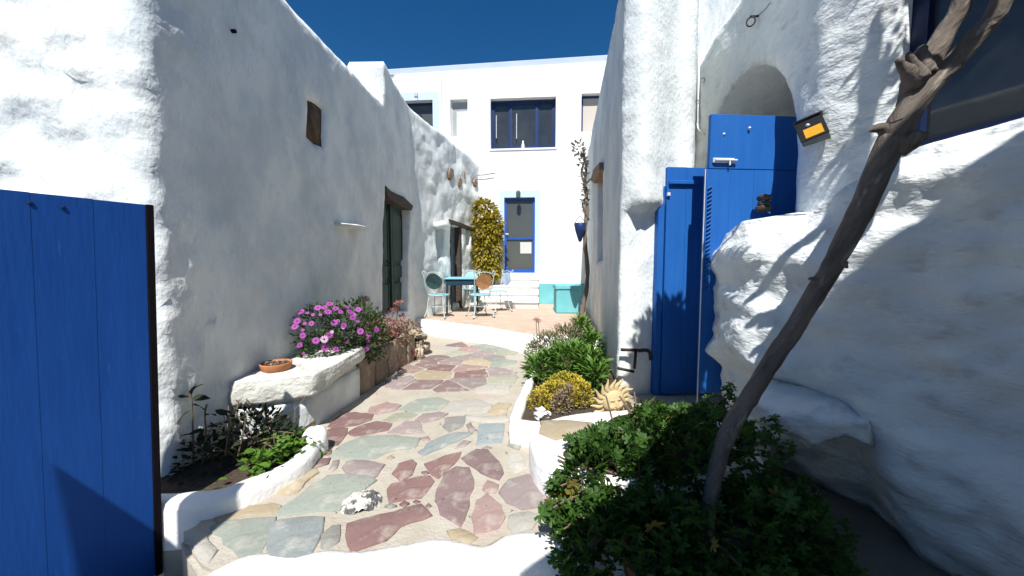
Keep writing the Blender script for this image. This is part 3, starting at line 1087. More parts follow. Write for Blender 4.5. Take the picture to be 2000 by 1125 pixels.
props(obj('white_vase', mb, M['steel'], None, sm=True), 'small white vase standing on the sill of the wide upstairs window', 'vase')
win(FP, W4, .15, .055, M['navy2'], M['blind'], villa)
# entrance door with pale blue surround
f = frame4(FP, WD, .07, .055, .06, M['frame_blue'], villa, 'entrance_door')
(s0, z0), (s1, z1) = WD[0], WD[2]
zm = FP.hit(1010, 466)[1]
obj('cross_rail', bar(FP, s0 + .055, s1 - .055, zm - .02, zm + .02, -.12, -.065), M['frame_blue'], f)
obj('bottom_rail', bar(FP, s0 + .056, s1 - .056, z0 + .056, z0 + .10, -.12, -.068), M['frame_blue'], f)
obj('pane', bar(FP, s0 + .05, s1 - .05, zm + .02, z1 - .05, -.11, -.095), M['glass2'], f)
obj('pane', bar(FP, s0 + .05, s1 - .05, z0 + .10, zm - .02, -.11, -.095), M['glass2'], f)
r0_, r1_ = FP.hit(1016, 495, .09), FP.hit(1038, 473, .09)
obj('pane_reflection', bar(FP, r0_[0], r1_[0], r0_[1], r1_[1], -.094, -.090), M['curtain'], f)  # pale plate standing in for a white reflection on the lower pane
mb = MB(); mb.tube([FP.pt(s0 + .03, zm + .12, -.07), FP.pt(s0 + .03, zm + .12, -.03), FP.pt(s0 + .11, zm + .12, -.03)], .009, 6)
obj('door_handle', mb, M['steel'], f)
def surround(r, wl, wr, wt, zb):
    (s0, z0), (s1, z1) = r[0], r[2]
    mb = MB()
    for (a, b, c, d) in ((s0 - wl, s0, zb, z1 + wt), (s1, s1 + wr, zb, z1 + wt), (s0, s1, z1, z1 + wt)):
        if b - a > .001:
            q = bar(FP, a, b, c, d, -.02, .009)
            mb.add(q.v, q.f)
    return mb
obj('door_surround', surround(WD, .13, .14, .17, ZT + .66), M['band'], villa)
obj('door_surround', surround(W1, .12, .17, .20, W1[0][1]), M['band'], villa)
def wall_lamp(px, py, sc):
    s, z = FP.hit(px, py)
    t = thing('wall_lamp', FP.pt(s, z, 0), '', 'lamp', 'wall lamps on the back house')
    mb = MB(); mb.tube(smooth([FP.pt(s, z - .02, 0), FP.pt(s, z + .06 * sc, .04), FP.pt(s, z + .1 * sc, .10), FP.pt(s, z + .04 * sc, .15)], 4), .012 * sc, 6)
    obj('bracket', mb, M['steel'], t)
    mb = MB(); mb.lathe([(.0, .05), (.035, .045), (.06, .0), (.055, -.12), (.03, -.14), (0, -.14)], 8, Matrix.Scale(sc, 4), FP.pt(s, z + .0, .15))
    obj('lamp_glass', mb, M['lampgrey'] if sc > .9 else M['steel'], t)
    mb = MB(); mb.lathe([(0, -.005), (.045, 0), (.045, .012), (0, .012)], 10, FP.frame(s, z, 0).to_3x3().to_4x4() @ Matrix.Rotation(PI / 2, 4, 'X'), FP.pt(s, z, 0))
    obj('wall_plate', mb, M['steel'], t)
    return t
wall_lamp(1013, 378, 1.0)['label'] = 'small carriage lamp on a bracket above the blue framed entrance door'
wall_lamp(816, 187, .8)['label'] = 'small round lamp above the upstairs terrace door at left'
mb = MB()
for (a, b, c, d, sag) in ((926, 341, 968, 337, .01), (930, 348, 966, 346, .02)):
    p, q = FP.pt(*FP.hit(a, b), .02), FP.pt(*FP.hit(c, d), .012)
    mb.tube([p, (p + q) / 2 - Vector((0, 0, sag)), q], .008, 5)
obj('cable', mb, M['steel'], villa)
mb = MB()
s_, z_ = FP.hit(862, 150)
mb.tube([FP.pt(s_, z_, .012), FP.pt(s_, ZT + 2.6, .012)], .010, 6)
obj('conduit', mb, M['coping'], villa)
# turquoise skirting band on the house foot
a, b = FP.hit(1051, 590), FP.hit(1140, 590)
obj('skirting', bar(FP, a[0], b[0], ZT + .005, ZT + .53, -.02, .014), M['turq'], villa)
# steps
st = thing('entrance_steps', FP.pt(FP.hit(1008, 580)[0], ZT, .5), 'white steps leading up to the blue framed entrance door', 'steps')
a, b = FP.hit(966, 560)[0], FP.hit(1052, 560)[0]
for i in range(4):
    out = .95 - .24 * i
    o = obj('step', bar(FP, a - .25, b, ZT + .17 * i, ZT + .17 * (i + 1) - .045, .012, out - .040), M['kerb'], st)
    o = obj('tread', bar(FP, a - .26, b + .01, ZT + .17 * (i + 1) - .044, ZT + .17 * (i + 1) - (.0 if i < 3 else .01), .012, out), M['kerb'], st, bevel=.008)
# low white wall left of the steps
o = obj('low_wall', bar(FP, FP.hit(925, 580)[0], a - .26, ZT, ZT + .62, .012, .62), M['kerb'], None, bevel=.03, seg=2)
props(o, 'low white wall beside the entrance steps under the golden shrub', 'wall')

# turquoise block
mb = MB()
c1 = at(1108, 612, 7.45)
mb.box((c1.x - .23, 7.45, ZT + .002), (c1.x + .27, 7.95, ZT + .50))
mb.box((c1.x - .25, 7.43, ZT + .50), (c1.x + .29, 7.97, ZT + .585))
o = obj('masonry_block', mb, M['turq'], None, bevel=.015, seg=2)
props(o, 'square turquoise painted masonry block standing on the terrace', 'block')
# ================================================================== RIGHT HOUSE (narrow end with pier)
RP = Path([(1.83, 9.05), (1.729, 8.2), (1.03, 3.42), (1.80, 3.62), (2.46, 5.0), (3.8, 6.2)], r=.06)
rh = thing('tall_white_house', (1.5, 5, 0), 'tall white house on the right of the path with a blinding sunlit end wall', 'house')
sc_ = RP.hit(1222, 500)[0]
def RH(*pp):
    return [RP.hit(a, b) for a, b in pp]
nh = RH((1164, 512), (1176, 506), (1176, 338), (1165, 350))
def dispR(s, z, q):
    d = .003 * noise.fractal(q * 7, 1, 2, 3)
    if s > sc_ - .02:
        k = min(1, (s - sc_ + .02) / .06)
        t = min(max((z - 2.06 + .02 * noise.noise(q * 5)) / .06, 0), 1)
        d += k * (.15 * t * t * (3 - 2 * t)) * (1 - sst(.10, .60, s - sc_))
        d += k * .010 * noise.fractal(q * 4, 1, 2, 4)
    else:
        d += .012 * math.exp(-(sc_ - s) / .12) * noise.fractal(q * 8, 1, 2, 3)
    return d
wall('wall', RP, [(0, .0), (RP.len, .0), (RP.len, 7.2), (sc_ + .6, 7.2), (sc_ + .05, 5.6), (sc_ - .05, 4.5), (sc_ - .5, 4.36), (RP.hit(1150, 262)[0], 4.30), (0, 4.28)], [nh], .05, .45, M['lime'], rh,
     amp=.012, nsc=1.2, hole_depth=[.22], disp=dispR, rnd=.03, rw=.05, seed=2)
obj('window', panel(RP, nh, .18, .03), M['oldwood'], rh)
lt = RH((1159, 352), (1167, 358), (1179, 332), (1178, 317), (1166, 330))
obj('lintel', panel(RP, lt, -.06, .2), M['palewood'], rh, bevel=.008)
# hook and line on the pier
s, z = RP.hit(1272, 350)
mb = MB()
p = RP.pt(s, z, -.0)
mb.tube(smooth([p - Vector((0, -.1, 0)), p + Vector((0, -.06, .01)), p + Vector((.05, -.07, -.03)), p + Vector((.10, -.04, -.06))], 4), .005, 6)
obj('wall_hook', mb, M['wire'], rh)

# ================================================================== ARCH HOUSE (far right)
AP = Path([(2.70, 6.2), (2.46, 4.9), (2.375, 4.35), (2.225, 2.85), (2.205, 2.66), (2.345, 2.235), (2.315, 2.12), (2.425, 1.0), (2.55, -.2)], r=.05)
ah = thing('arched_house', (2.6, 2.6, 0), 'white house at far right with a round arched passage and a big blue window', 'house')
def AH(*pp):
    return [AP.hit(a, b) for a, b in pp]
sl, sr = AP.hit(1372, 300)[0], AP.hit(1549, 300)[0]
zsp = 2.50
rad = (sr - sl) / 2
arch = [(sl, .05), (sr, .05), (sr, zsp)] + [((sl + sr) / 2 + rad * math.cos(t * PI / 14), zsp + rad * 1.12 * math.sin(t * PI / 14)) for t in range(1, 14)] + [(sl, zsp)]
ws0, ws1 = AP.hit(1752, 100)[0], AP.len - .35
zsill = AP.hit(1803, 281)[1]
bwin = [(ws0, zsill), (ws1, zsill + .02), (ws1, 3.7), (ws0, 3.7)]
ztl = AP.hit(1365, 122)[1]
ztr = AP.hit(1440, 2)[1]
s36, s44 = AP.hit(1365, 122)[0], AP.hit(1440, 2)[0]
def dispA(s, z, q):
    d = .008 * noise.fractal(q * 4, 1, 2, 4)
    k = min(1, max(0, (s - sr + .1) / .35))
    d += k * (.025 * noise.fractal(q * 3.2 + Vector((3, 1, 8)), 1, 2, 4))
    return d
wall('wall', AP, [(0, .0), (AP.len, .0), (AP.len, 4.6), (s44 + 1, 4.6), (s44, ztr), ((s36 + s44) / 2, (ztl + ztr) / 2 + .03), (s36, ztl), (s36 - .15, ztl - .05), (0, ztl - .3)],
     [arch, bwin], .045, .9, M['lime2'], ah, amp=.012, nsc=1.4, hole_depth=[.9, .17], disp=dispA, rnd=.03, rw=.05, seed=4)
# room behind the arch: back wall and ceiling of the passage
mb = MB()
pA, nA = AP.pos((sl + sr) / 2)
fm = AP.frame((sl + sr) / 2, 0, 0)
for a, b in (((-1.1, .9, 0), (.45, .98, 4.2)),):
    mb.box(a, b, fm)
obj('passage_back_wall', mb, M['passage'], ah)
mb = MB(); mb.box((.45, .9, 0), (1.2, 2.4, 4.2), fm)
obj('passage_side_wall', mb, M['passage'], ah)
mb = MB(); mb.box((-.9, .985, 3.3), (.44, 2.4, 3.4), fm)
# big blue window
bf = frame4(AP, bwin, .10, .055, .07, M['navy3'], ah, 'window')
obj('pane', bar(AP, ws0 + .05, ws1 - .05, zsill + .05, 3.66, -.15, -.13), M['glass'], bf)
# ring hook
s, z = AP.hit(1480, 38)
t = thing('iron_ring', AP.pt(s, z, 0), 'black iron ring hanging on the wall above the round arch', 'ring')
mb = MB(); mb.tube([AP.pt(s, z + .03, -.02), AP.pt(s, z + .03, .07)], .010, 6)
obj('peg', mb, M['iron'], t)
mb = MB(); c = AP.pt(s, z - .015, .06)
pts = [c + Vector((.028 * math.cos(a * PI / 7), -.020 * math.cos(a * PI / 7), .042 * math.sin(a * PI / 7))) for a in range(15)]
mb.tube(pts, .007, 6, caps=False)
obj('ring', mb, M['iron'], t, sm=True)
mb = MB(); mb.tube(smooth([AP.pt(*AP.hit(1482, 34), .05), AP.pt(*AP.hit(1492, 24), .015), AP.pt(*AP.hit(1508, 4), .012)], 4), .003, 5)
obj('wire', mb, M['iron'], ah)
# conduit and cable beside the arch
mb = MB(); mb.tube([AP.pt(*AP.hit(1368, 108), .02), AP.pt(*AP.hit(1367, 240), .02)], .016, 8)
obj('conduit', mb, M['steel'], ah)
mb = MB(); mb.tube(smooth([AP.pt(*AP.hit(1367, 240), .03), AP.pt(*AP.hit(1369, 252), .03), AP.pt(*AP.hit(1378, 262), .01)], 4), .008, 6)
mb.tube(smooth([AP.pt(*AP.hit(1355, 110), .012), AP.pt(*AP.hit(1352, 200), .014), AP.pt(*AP.hit(1346, 300), .012)], 5), .006, 5)
obj('cable', mb, M['steel'], ah)
mb = MB(); c = AP.pt(*AP.hit(1377, 156), .03)
mb.tube([c + Vector((.022 * math.cos(a * PI / 6), -.012 * math.cos(a * PI / 6), .026 * math.sin(a * PI / 6))) for a in range(13)], .005, 5, caps=False)
obj('cable_ring', mb, M['lampgrey'], ah)

# solar lamp
s, z = AP.hit(1606, 258)
t = thing('solar_lamp', AP.pt(s, z, 0), 'grey solar wall lamp with an amber panel, tilted beside the arch', 'lamp')
c = AP.pt(s, z, .10)
rot = Euler((math.radians(-14), math.radians(-17), math.radians(-40))).to_matrix().to_4x4()
LM = Matrix.Translation(c) @ rot
mb = MB(); mb.add([LM @ Vector(p) for p in ((-.075, -.06, -.09), (.075, -.06, -.09), (.075, -.03, .075), (-.075, -.03, .075), (-.07, .02, -.09), (.085, .05, -.09), (.085, .10, .12), (-.07, .07, .12))],
                  [(0, 1, 2, 3), (5, 4, 7, 6), (4, 0, 3, 7), (3, 2, 6, 7), (1, 5, 6, 2), (0, 4, 5, 1)])
obj('lamp_body', mb, M['lampgrey'], t, bevel=.006)
mb = MB(); mb.add([LM @ Vector(p) for p in ((-.078, -.067, -.095), (.078, -.067, -.095), (.078, -.036, .08), (-.078, -.036, .08), (-.078, -.058, -.096), (.078, -.058, -.096), (.078, -.027, .08), (-.078, -.027, .08))],
                  [(0, 1, 2, 3), (5, 4, 7, 6), (4, 0, 3, 7), (3, 2, 6, 7), (1, 5, 6, 2), (0, 4, 5, 1)])
obj('front_cover', mb, M['black'], t, bevel=.003)
def onface(x, zz, o):
    k = (zz + .095) / .175
    return LM @ Vector((x, -.067 + .031 * k - o, zz))
mb = MB(); mb.add([onface(-.045, -.078, .003), onface(.055, -.078, .003), onface(.055, .0, .003), onface(-.045, .0, .003)], [(0, 1, 2, 3)])
mb.add([onface(-.045, -.078, -.004), onface(.055, -.078, -.004), onface(.055, .0, -.004), onface(-.045, .0, -.004)], [(3, 2, 1, 0)])
mb.f += [(0, 4, 5, 1), (1, 5, 6, 2), (2, 6, 7, 3), (3, 7, 4, 0)]
obj('led_panel', mb, M['amber'], t)
mb = MB(); mb.lathe([(.0, .013), (.009, .009), (.013, 0), (.013, -.004)], 10, (rot @ Matrix.Rotation(PI / 2, 4, 'X')), onface(-.012, .028, .0))
obj('motion_sensor', mb, M['steel'], t, sm=True)
mb = MB(); mb.add([LM @ Vector(p) for p in ((-.08, -.05, .085), (.085, -.05, .083), (.095, .11, .135), (-.08, .085, .135), (-.08, -.05, .092), (.085, -.05, .09), (.095, .11, .142), (-.08, .085, .142))],
                  [(3, 2, 1, 0), (4, 5, 6, 7), (0, 1, 5, 4), (1, 2, 6, 5), (2, 3, 7, 6), (3, 0, 4, 7)])
obj('solar_panel', mb, M['black'], t)

# ================================================================== LOW RUBBLE WALL (right, nearest)
BP = Path([(1.86, 3.45), (1.69, 3.03), (1.72, 2.66), (2.30, 1.60), (2.95, .45), (3.2, -.3)], r=.14)
bw = thing('rubble_wall', (2.1, 2.2, 0), 'thick lumpy whitewashed wall at right behind the leaning tree, half in shadow', 'wall')
def BH(*pp):
    return [BP.hit(a, b) for a, b in pp]
sb0 = BP.hit(1405, 560)[0]
top_px = [(1404, 448), (1430, 432), (1470, 424), (1510, 421), (1545, 420), (1580, 404), (1620, 376), (1680, 338), (1740, 306), (1800, 288), (1880, 268), (1960, 250), (1998, 240)]
tops = BH(*top_px)
outl = [(0, .0), (BP.len, .0), (BP.len, 2.2)] + [(s, z) for s, z in reversed(tops)] + [(0, tops[0][1] - .1)]
ssh0, zsh = BP.hit(1475, 800)
ssh1 = BP.hit(1700, 800)[0]
srec = BP.hit(1690, 940)[0]
def dispB(s, z, q):
    v = noise.voronoi(Vector((q.x * 2.4, q.y * 2.4, q.z * 3.4)) + .3 * noise.noise_vector(q * 2))[0]
    d = .032 * min(1.0, (v[1] - v[0]) * 1.4) - .015
    d += .062 * noise.fractal(Vector((q.x * 2.4, q.y * 2.4, q.z * 4.0)) + Vector((7, 2, 1)), .95, 2, 6)
    # recess below the seat, rocks bulging to its right
    lowz = 1 - sst(.66, .84, z)
    d -= .16 * lowz * (1 - sst(srec - .18, srec + .12, s + .35 * (z - .45)))
    lay = noise.fractal(Vector((q.x * 3 + q.z * 2, q.y * 3, q.z * 9)), 1, 2, 4)
    d += .022 * lay * sst(srec - .2, srec + .3, s)
    d += .13 * (1 - sst(.55, .8, z - .18 * noise.noise(q * 2))) * sst(srec - .1, srec + .2, s + .35 * (z - .45))
    return d
wall('wall', BP, outl, [], .038, .75, M['lime2'], bw, amp=.02, nsc=1.2, disp=dispB, rnd=.10, rw=.10, back_rise=.10, seed=7)
# projecting stone seat
mb = MB()
nn = 22
ring = 12
for i in range(nn):
    t = i / (nn - 1)
    s = ssh0 - .02 + (ssh1 - ssh0 + .04) * t
    out = .34 * (math.sin(PI * min(.97, t * .9 + .07)) ** .45) * (1 + .12 * noise.noise(Vector((t * 5, 0, 3))))
    zt = .665 + .012 * noise.noise(Vector((t * 4, 9, 0)))
    th = .14 * (1 + .35 * noise.noise(Vector((t * 6, 2, 0)))) * (1 if t < .75 else .75)
    prof = [(-.15, .07), (0, .04), (out * .5, .016), (out * .9, .006), (out, -.012), (out * 1.0, -.04), (out * .93, -th * .85), (out * .72, -th * .95), (out * .4, -th * .9), (0, -th * .85), (-.15, -th * .85), (-.2, -.03)]
    for a, (o_, h_) in enumerate(prof):
        p = BP.pt(s, zt + h_, o_)
        mb.v.append(p + noise.noise_vector(p * 7) * .02)
for i in range(nn - 1):
    for a in range(ring):
        mb.f.append((i * ring + a, i * ring + (a + 1) % ring, (i + 1) * ring + (a + 1) % ring, (i + 1) * ring + a))
mb.f.append(tuple(range(ring))); mb.f.append(tuple((nn - 1) * ring + a for a in range(ring)))
o = fix_normals(obj('stone_seat', mb, M['lime2'], bw))
rough_mesh(o, .026, 8, 1, 3)
# small stack of dark stones by the passage door
c = at(1494, 408, 3.02)
t = thing('dark_stones', (c.x, c.y, c.z), 'little stack of dark stones on the wall top in front of the blue door', 'stones')
for k, (r, h) in enumerate(((.062, .045), (.05, .04), (.056, .045))):
    mb = MB()
    mb.lathe([(0, 0), (r * .8, .0), (r, h * .4), (r * .85, h * .9), (0, h)], 9, None, (c.x + rs.uniform(-.012, .012), c.y, c.z - .02 + k * .045))
    o = obj('stone', mb, M['oldwood'], t)
    rough_mesh(o, .01, 22, 1, k)

# ================================================================== BLUE PASSAGE DOORS
def plank_door(name, p0, p1, z0, z1, th, m, label, n_pl, parent_cat='door', gap=.0007, lean=0.0):
    """boards side by side from plan point p0 to p1"""
    p0, p1 = Vector(p0), Vector(p1)
    t = thing(name, (p0.x, p0.y, z0), label, parent_cat)
    e = (p1 - p0)
    wdt = e.length
    ux = e.normalized()
    nrm_ = Vector((ux.y, -ux.x))
    fm = Matrix(((ux.x, -nrm_.x, lean, p0.x), (ux.y, -nrm_.y, 0, p0.y), (0, 0, 1, 0), (0, 0, 0, 1)))
    for k in range(n_pl):
        mb = MB()
        mb.box((wdt * k / n_pl + gap, rs.uniform(-.0008, .0008), z0), (wdt * (k + 1) / n_pl - gap, th, z1 + rs.uniform(-.002, .002)), fm)
        obj('plank', mb, m, t, bevel=gap * 2)
    return t, fm, wdt
zb1 = at(1386, 768, 3.1).z
x0, x1 = at(1374, 500, 3.1).x, 2.50
t1, fm1, wd1 = plank_door('passage_door', (x0, 3.10), (x1, 3.16), zb1, at(1450, 330, 3.1).z, .04, M['blue_light'], 'bright blue board door with a white bolt, standing in the round arch', 4)
mb = MB()
xu = at(1387, 300, 3.1).x - x0
ztp = at(1450, 222, 3.1).z
mb.box((xu, .0, at(1450, 330, 3.1).z + .004), (wd1, .04, ztp), fm1)
obj('upper_panel', mb, M['blue_light'], t1, bevel=.004)
zz = at(1400, 314, 3.08).z
mb = MB()
mb.box((xu + .02, -.018, zz - .012), (xu + .21, -.004, zz + .028), fm1)
bo = obj('bolt', mb, M['steel'], t1, bevel=.004)
mb = MB(); mb.tube([fm1 @ Vector((xu + .03, -.026, zz + .008)), fm1 @ Vector((xu + .225, -.026, zz + .008))], .009, 8)
mb.tube([fm1 @ Vector((xu + .16, -.026, zz + .008)), fm1 @ Vector((xu + .16, -.03, zz - .035))], .007, 6)
obj('bolt_rod', mb, M['steel'], bo)
# raised bars standing in for a zigzag shadow up the free edge
mb = MB()
hh = [(at(1382, y, 3.08).z) for y in (365, 565)]
for k in range(26):
    z = hh[0] + (hh[1] - hh[0]) * k / 25
    mb.tube([fm1 @ Vector((.012, -.012, z - .012)), fm1 @ Vector((.05, -.012, z + .012))], .006, 5)
obj('zigzag_shadow', mb, M['blue_light'], t1)
mb = MB()
mb.box((-.008, .004, zb1 - .30), (-.002, .012, at(1450, 330, 3.1).z), fm1)
obj('edge_strip', mb, M['steel'], t1)
for (px, py) in ((1414, 262), (1464, 250)):
    mb = MB(); p = at(px, py, 3.11)
    mb.lathe([(0, .012), (.009, .008), (.012, 0)], 8, Matrix.Rotation(PI / 2, 4, 'X'), (p.x, p.y, p.z))
    obj('bolt_head', mb, M['steel'], t1, sm=True)
x0 = at(1299, 500, 3.42).x
t2, fm2, wd2 = plank_door('narrow_blue_door', (x0, 3.42), (2.02, 3.46), ZP + .02, at(1330, 326, 3.42).z, .04, M['blue_light'], 'tall narrow blue door behind the bolted one, its lower half in shadow', 3)
mb = MB(); zz = at(1330, 352, 3.4).z
mb.box((.012, -.03, zz - .035), (.30, -.001, zz + .0), fm2)
obj('cross_batten', mb, M['blue_light'], t2, bevel=.004)
mb = MB(); mb.box((-.065, .02, ZP), (-.004, .10, at(1296, 362, 3.42).z), fm2)
obj('door_post', mb, M['blue_light'], t2, bevel=.006)
mb = MB(); p = fm2 @ Vector((.012, -.01, at(1302, 380, 3.42).z))
mb.box((-.014, -.014, -.016), (.014, .014, .016), Matrix.Translation(p))
obj('latch', mb, M['steel'], t2, bevel=.003)

# water pipes on the pier
sp_, zp_ = RP.hit(1232, 684)
def pp(px, py, o=.0):
    return at(px, py, 3.36 - o)
t = thing('water_pipe', (pp(1232, 722).x, 3.3, pp(1232, 722).z), 'black water pipes with a hooked tap on the white pier', 'pipe')
mb = MB(); mb.tube([pp(1213, 683), pp(1250, 684)], .015, 8)
obj('upper_pipe', mb, M['iron'], t, sm=True)
mb = MB(); mb.tube(smooth([pp(1247, 685), pp(1262, 684), pp(1269, 689), pp(1271, 703)], 5), .018, 8)
obj('spout', mb, M['iron'], t, sm=True)
mb = MB(); mb.tube([pp(1242, 684, .01), pp(1239, 720, .01)], .014, 8)
obj('riser_pipe', mb, M['iron'], t, sm=True)
mb = MB(); mb.tube([pp(1206, 719), pp(1238, 726)], .014, 8)
obj('lower_pipe', mb, M['iron'], t, sm=True)

# ================================================================== OPEN GATE (left, nearest)
H0, H1 = Vector((-2.170, .983)), Vector((-1.758, 1.665))
# boards run from the hinge to the free edge so that the face looks to the path
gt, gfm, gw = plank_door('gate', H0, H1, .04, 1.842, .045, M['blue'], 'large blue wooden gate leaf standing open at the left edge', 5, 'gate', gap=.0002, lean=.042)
mb = MB(); mb.box((gw + .001, -.004, .03), (gw + .028, .05, 1.842), gfm)
obj('edge_strip', mb, M['dark'], gt, bevel=.003)
for (u, z) in ((.08, 1.80), (.33, 1.795), (.60, 1.802), (.70, 1.795)):
    mb = MB(); mb.lathe([(0, .004), (.006, .003), (.008, 0)], 8, (gfm.to_3x3().to_4x4() @ Matrix.Rotation(PI / 2, 4, 'X')), gfm @ Vector((u * gw, -.002, z)))
    obj('nail_head', mb, M['navy'], gt)
# unseen pier, added and shaped to throw the slanting shadow on the leaf
mb = MB()
pr = [(-1.965, 0), (-1.56, 0), (-1.56, 2.36), (-1.77, 2.36), (-1.79, 1.90), (-1.86, 1.965), (-1.965, 2.08)]
k = len(pr)
mb.add([(x, .30, z) for x, z in pr] + [(x, .50, z) for x, z in pr], [tuple(range(k)), tuple(reversed(range(k, 2 * k)))] + [(i, k + i, k + (i + 1) % k, (i + 1) % k) for i in range(k)])
o = fix_normals(obj('shade_pier', mb, M['lime'], None))
props(o, 'unseen white pier added by the blue gate to throw its slanting shadow', 'pier')

# ================================================================== UNSEEN WALL BEHIND THE VIEWER (outline shaped to throw the shade at right)
gh = MB()
prof = [(-.17, 0), (4.0, 0), (4.0, 5.06), (1.62, 5.12), (1.43, 5.0), (1.22, 4.72), (.95, 4.42), (.6, 3.9), (.25, 3.25), (-.17, 2.85)]
n = len(prof)
gh.add([(x, -.32, z) for x, z in prof] + [(x, -.9, z) for x, z in prof], [tuple(reversed(range(n))), tuple(range(n, 2 * n))] + [(i, (i + 1) % n, n + (i + 1) % n, n + i) for i in range(n)])
o = obj('shade_wall', gh, M['lime'], None, bevel=.03, seg=2)
fix_normals(o)
props(o, 'unseen white wall behind the viewer, its stepped top shaped to cast the shade at right', 'wall')

# ================================================================== STONE BENCH (left)
bench = thing('stone_bench', on(570, 800, ZP), 'whitewashed stone bench with a thick rough slab on top along the left wall', 'bench')
def wallx(y):
    return -1.97 + .03 * (y - 2.0)
mb = MB()
mb.add([(wallx(2.4) - .03, 2.40, .2), (-1.585, 2.56, .2), (-1.47, 3.42, .2), (wallx(3.4) - .03, 3.42, .2),
        (wallx(2.4) - .03, 2.42, .58), (-1.575, 2.58, .58), (-1.46, 3.42, .60), (wallx(3.4) - .03, 3.42, .60)],
       [(0,3,2,1),(4,5,6,7),(0,1,5,4),(1,2,6,5),(2,3,7,6),(3,0,4,7)])
o = obj('base', mb, M['lime'], bench, bevel=.03, seg=2)
rough_mesh(o, .012, 4, 2, 1)
mb = MB()
sx = [(wallx(2.4) - .02, 2.40), (-1.80, 2.46), (-1.60, 2.545), (-1.475, 2.64), (-1.44, 2.85), (-1.41, 3.1), (-1.40, 3.38), (-1.55, 3.46), (wallx(3.4) - .03, 3.46)]
top = [.755, .752, .748, .745, .75, .765, .775, .775, .77]
bot = [.575, .57, .57, .575, .61, .65, .66, .66, .66]
n = len(sx)
cx_, cy_ = -1.68, 2.95
vs, fs = [], []
prof = [(.975, 0, .0), (1.0, 0, .035), (1.01, 1, .06), (1.0, 1, .02), (.95, 1, 0)]
for k, (sc2, b_, dz) in enumerate(prof):
    for i in range(n):
        x, y = sx[i]
        x2, y2 = cx_ + (x - cx_) * sc2, cy_ + (y - cy_) * sc2
        z = top[i] - dz if not b_ else bot[i] + dz
        vs.append(Vector((x2, y2, z)))
for k in range(len(prof) - 1):
    for i in range(n):
        fs.append((k * n + i, (k + 1) * n + i, (k + 1) * n + (i + 1) % n, k * n + (i + 1) % n))
vs.append(Vector((cx_, cy_, .762))); vs.append(Vector((cx_, cy_, .63)))
fs += [(i, (i + 1) % n, len(vs) - 2) for i in range(n)] + [((len(prof) - 1) * n + (i + 1) % n, (len(prof) - 1) * n + i, len(vs) - 1) for i in range(n)]
mb.add(vs, fs)
o = fix_normals(obj('slab', mb, M['slab'], bench))
rough_mesh(o, .013, 8, 2, 4)
mb = MB()
a = at(450, 765, 2.44); b = at(466, 830, 2.44)
mb.tube([a, (a + b) / 2 + Vector((.006, 0, 0)), b], [.012, .014, .013], 7, .2)
obj('corner_post', mb, M['kerb'], bench, sm=True)
# dish on the slab
c = on(540, 722, .757)
t = thing('terracotta_dish', (c.x, c.y, .757), 'shallow terracotta dish of dry soil standing on the bench slab', 'dish')
mb = MB()
mb.lathe([(0, 0), (.088, 0), (.10, .012), (.108, .05), (.108, .058), (.100, .058), (.096, .03), (0, .028)], 28, None, (c.x, c.y, .757))
obj('bowl', mb, M['terracotta'], t, sm=True)
mb = MB()
mb.lathe([(0, .046), (.05, .047), (.095, .043)], 14, None, (c.x, c.y, .757))
o = obj('dry_soil', mb, M['earth'], t)
rough_mesh(o, .014, 45, 1)
mb = MB()
for i in range(40):
    a, r = rs.uniform(0, 6.28), .085 * rs.random() ** .5
    p = Vector((c.x + r * math.cos(a), c.y + r * math.sin(a), .757 + .052))
    x = leaf_mx(p, (rs.uniform(-1, 1), rs.uniform(-1, 1), rs.uniform(0, .4)), rs.uniform(.015, .03))
    sh = leaf_oval()
    mb.add([x @ v for v in sh[0]], sh[1])
o = obj('dry_leaves', mb, M['upstone'], t); o['kind'] = 'stuff'

# ================================================================== RAISED BED WITH DAISIES
bed = thing('stone_flower_bed', (-1.6, 4.2, ZP), 'raised flower bed edged with upright brown stones beyond the bench', 'flower bed')
mb = MB()
mb.prism([(wallx(3.5), 3.44), (-1.52, 3.46), (-1.42, 4.3), (-1.32, 5.1), (-1.5, 5.5), (wallx(5.5), 5.5)], .2, .58)
fix_normals(obj('soil', mb, M['earth'], bed))
ups = [(( -1.50, 3.44), (-1.46, 3.72), .44), ((-1.46, 3.73), (-1.43, 4.02), .40), ((-1.43, 4.03), (-1.40, 4.27), .36), ((-1.40, 4.28), (-1.35, 4.52), .40), ((-1.36, 4.53), (-1.31, 4.78), .33)]
for k, (a, b, h) in enumerate(ups):
    a, b = Vector(a), Vector(b)
    u = (b - a).normalized(); nn_ = Vector((u.y, -u.x))
    mb = MB()
    th = .05
    q = [a + nn_ * rs.uniform(0, .03), b + nn_ * rs.uniform(0, .03), b - nn_ * th, a - nn_ * th]
    tp = [h * rs.uniform(.85, 1.1) for _ in range(4)]
    lean = nn_ * .03
    mb.add([(p.x, p.y, ZP - .03) for p in q] + [(p.x + (lean.x if i > 1 else -.01), p.y + rs.uniform(-.03, .03), ZP + tp[i]) for i, p in enumerate(q)],
           [(0,3,2,1),(4,5,6,7),(0,1,5,4),(1,2,6,5),(2,3,7,6),(3,0,4,7)])
    o = fix_normals(obj('upright_stone', mb, M['upstone'], bed, bevel=.012))
    rough_mesh(o, .022, 7, 2, k)
def boulder(name, c, size, m, parent, seed, cuts=2, amp=.05, rot=0.0):
    mb = MB()
    mx = Matrix.Translation(c) @ Matrix.Rotation(rot, 4, 'Z')
    mb.box((-size[0] / 2, -size[1] / 2, 0), (size[0] / 2, size[1] / 2, size[2]), mx)
    o = obj(name, mb, m, parent, bevel=min(size) * .36, seg=3)
    rough_mesh(o, amp * min(size), 1.6 / min(size), 1, seed)
    return o
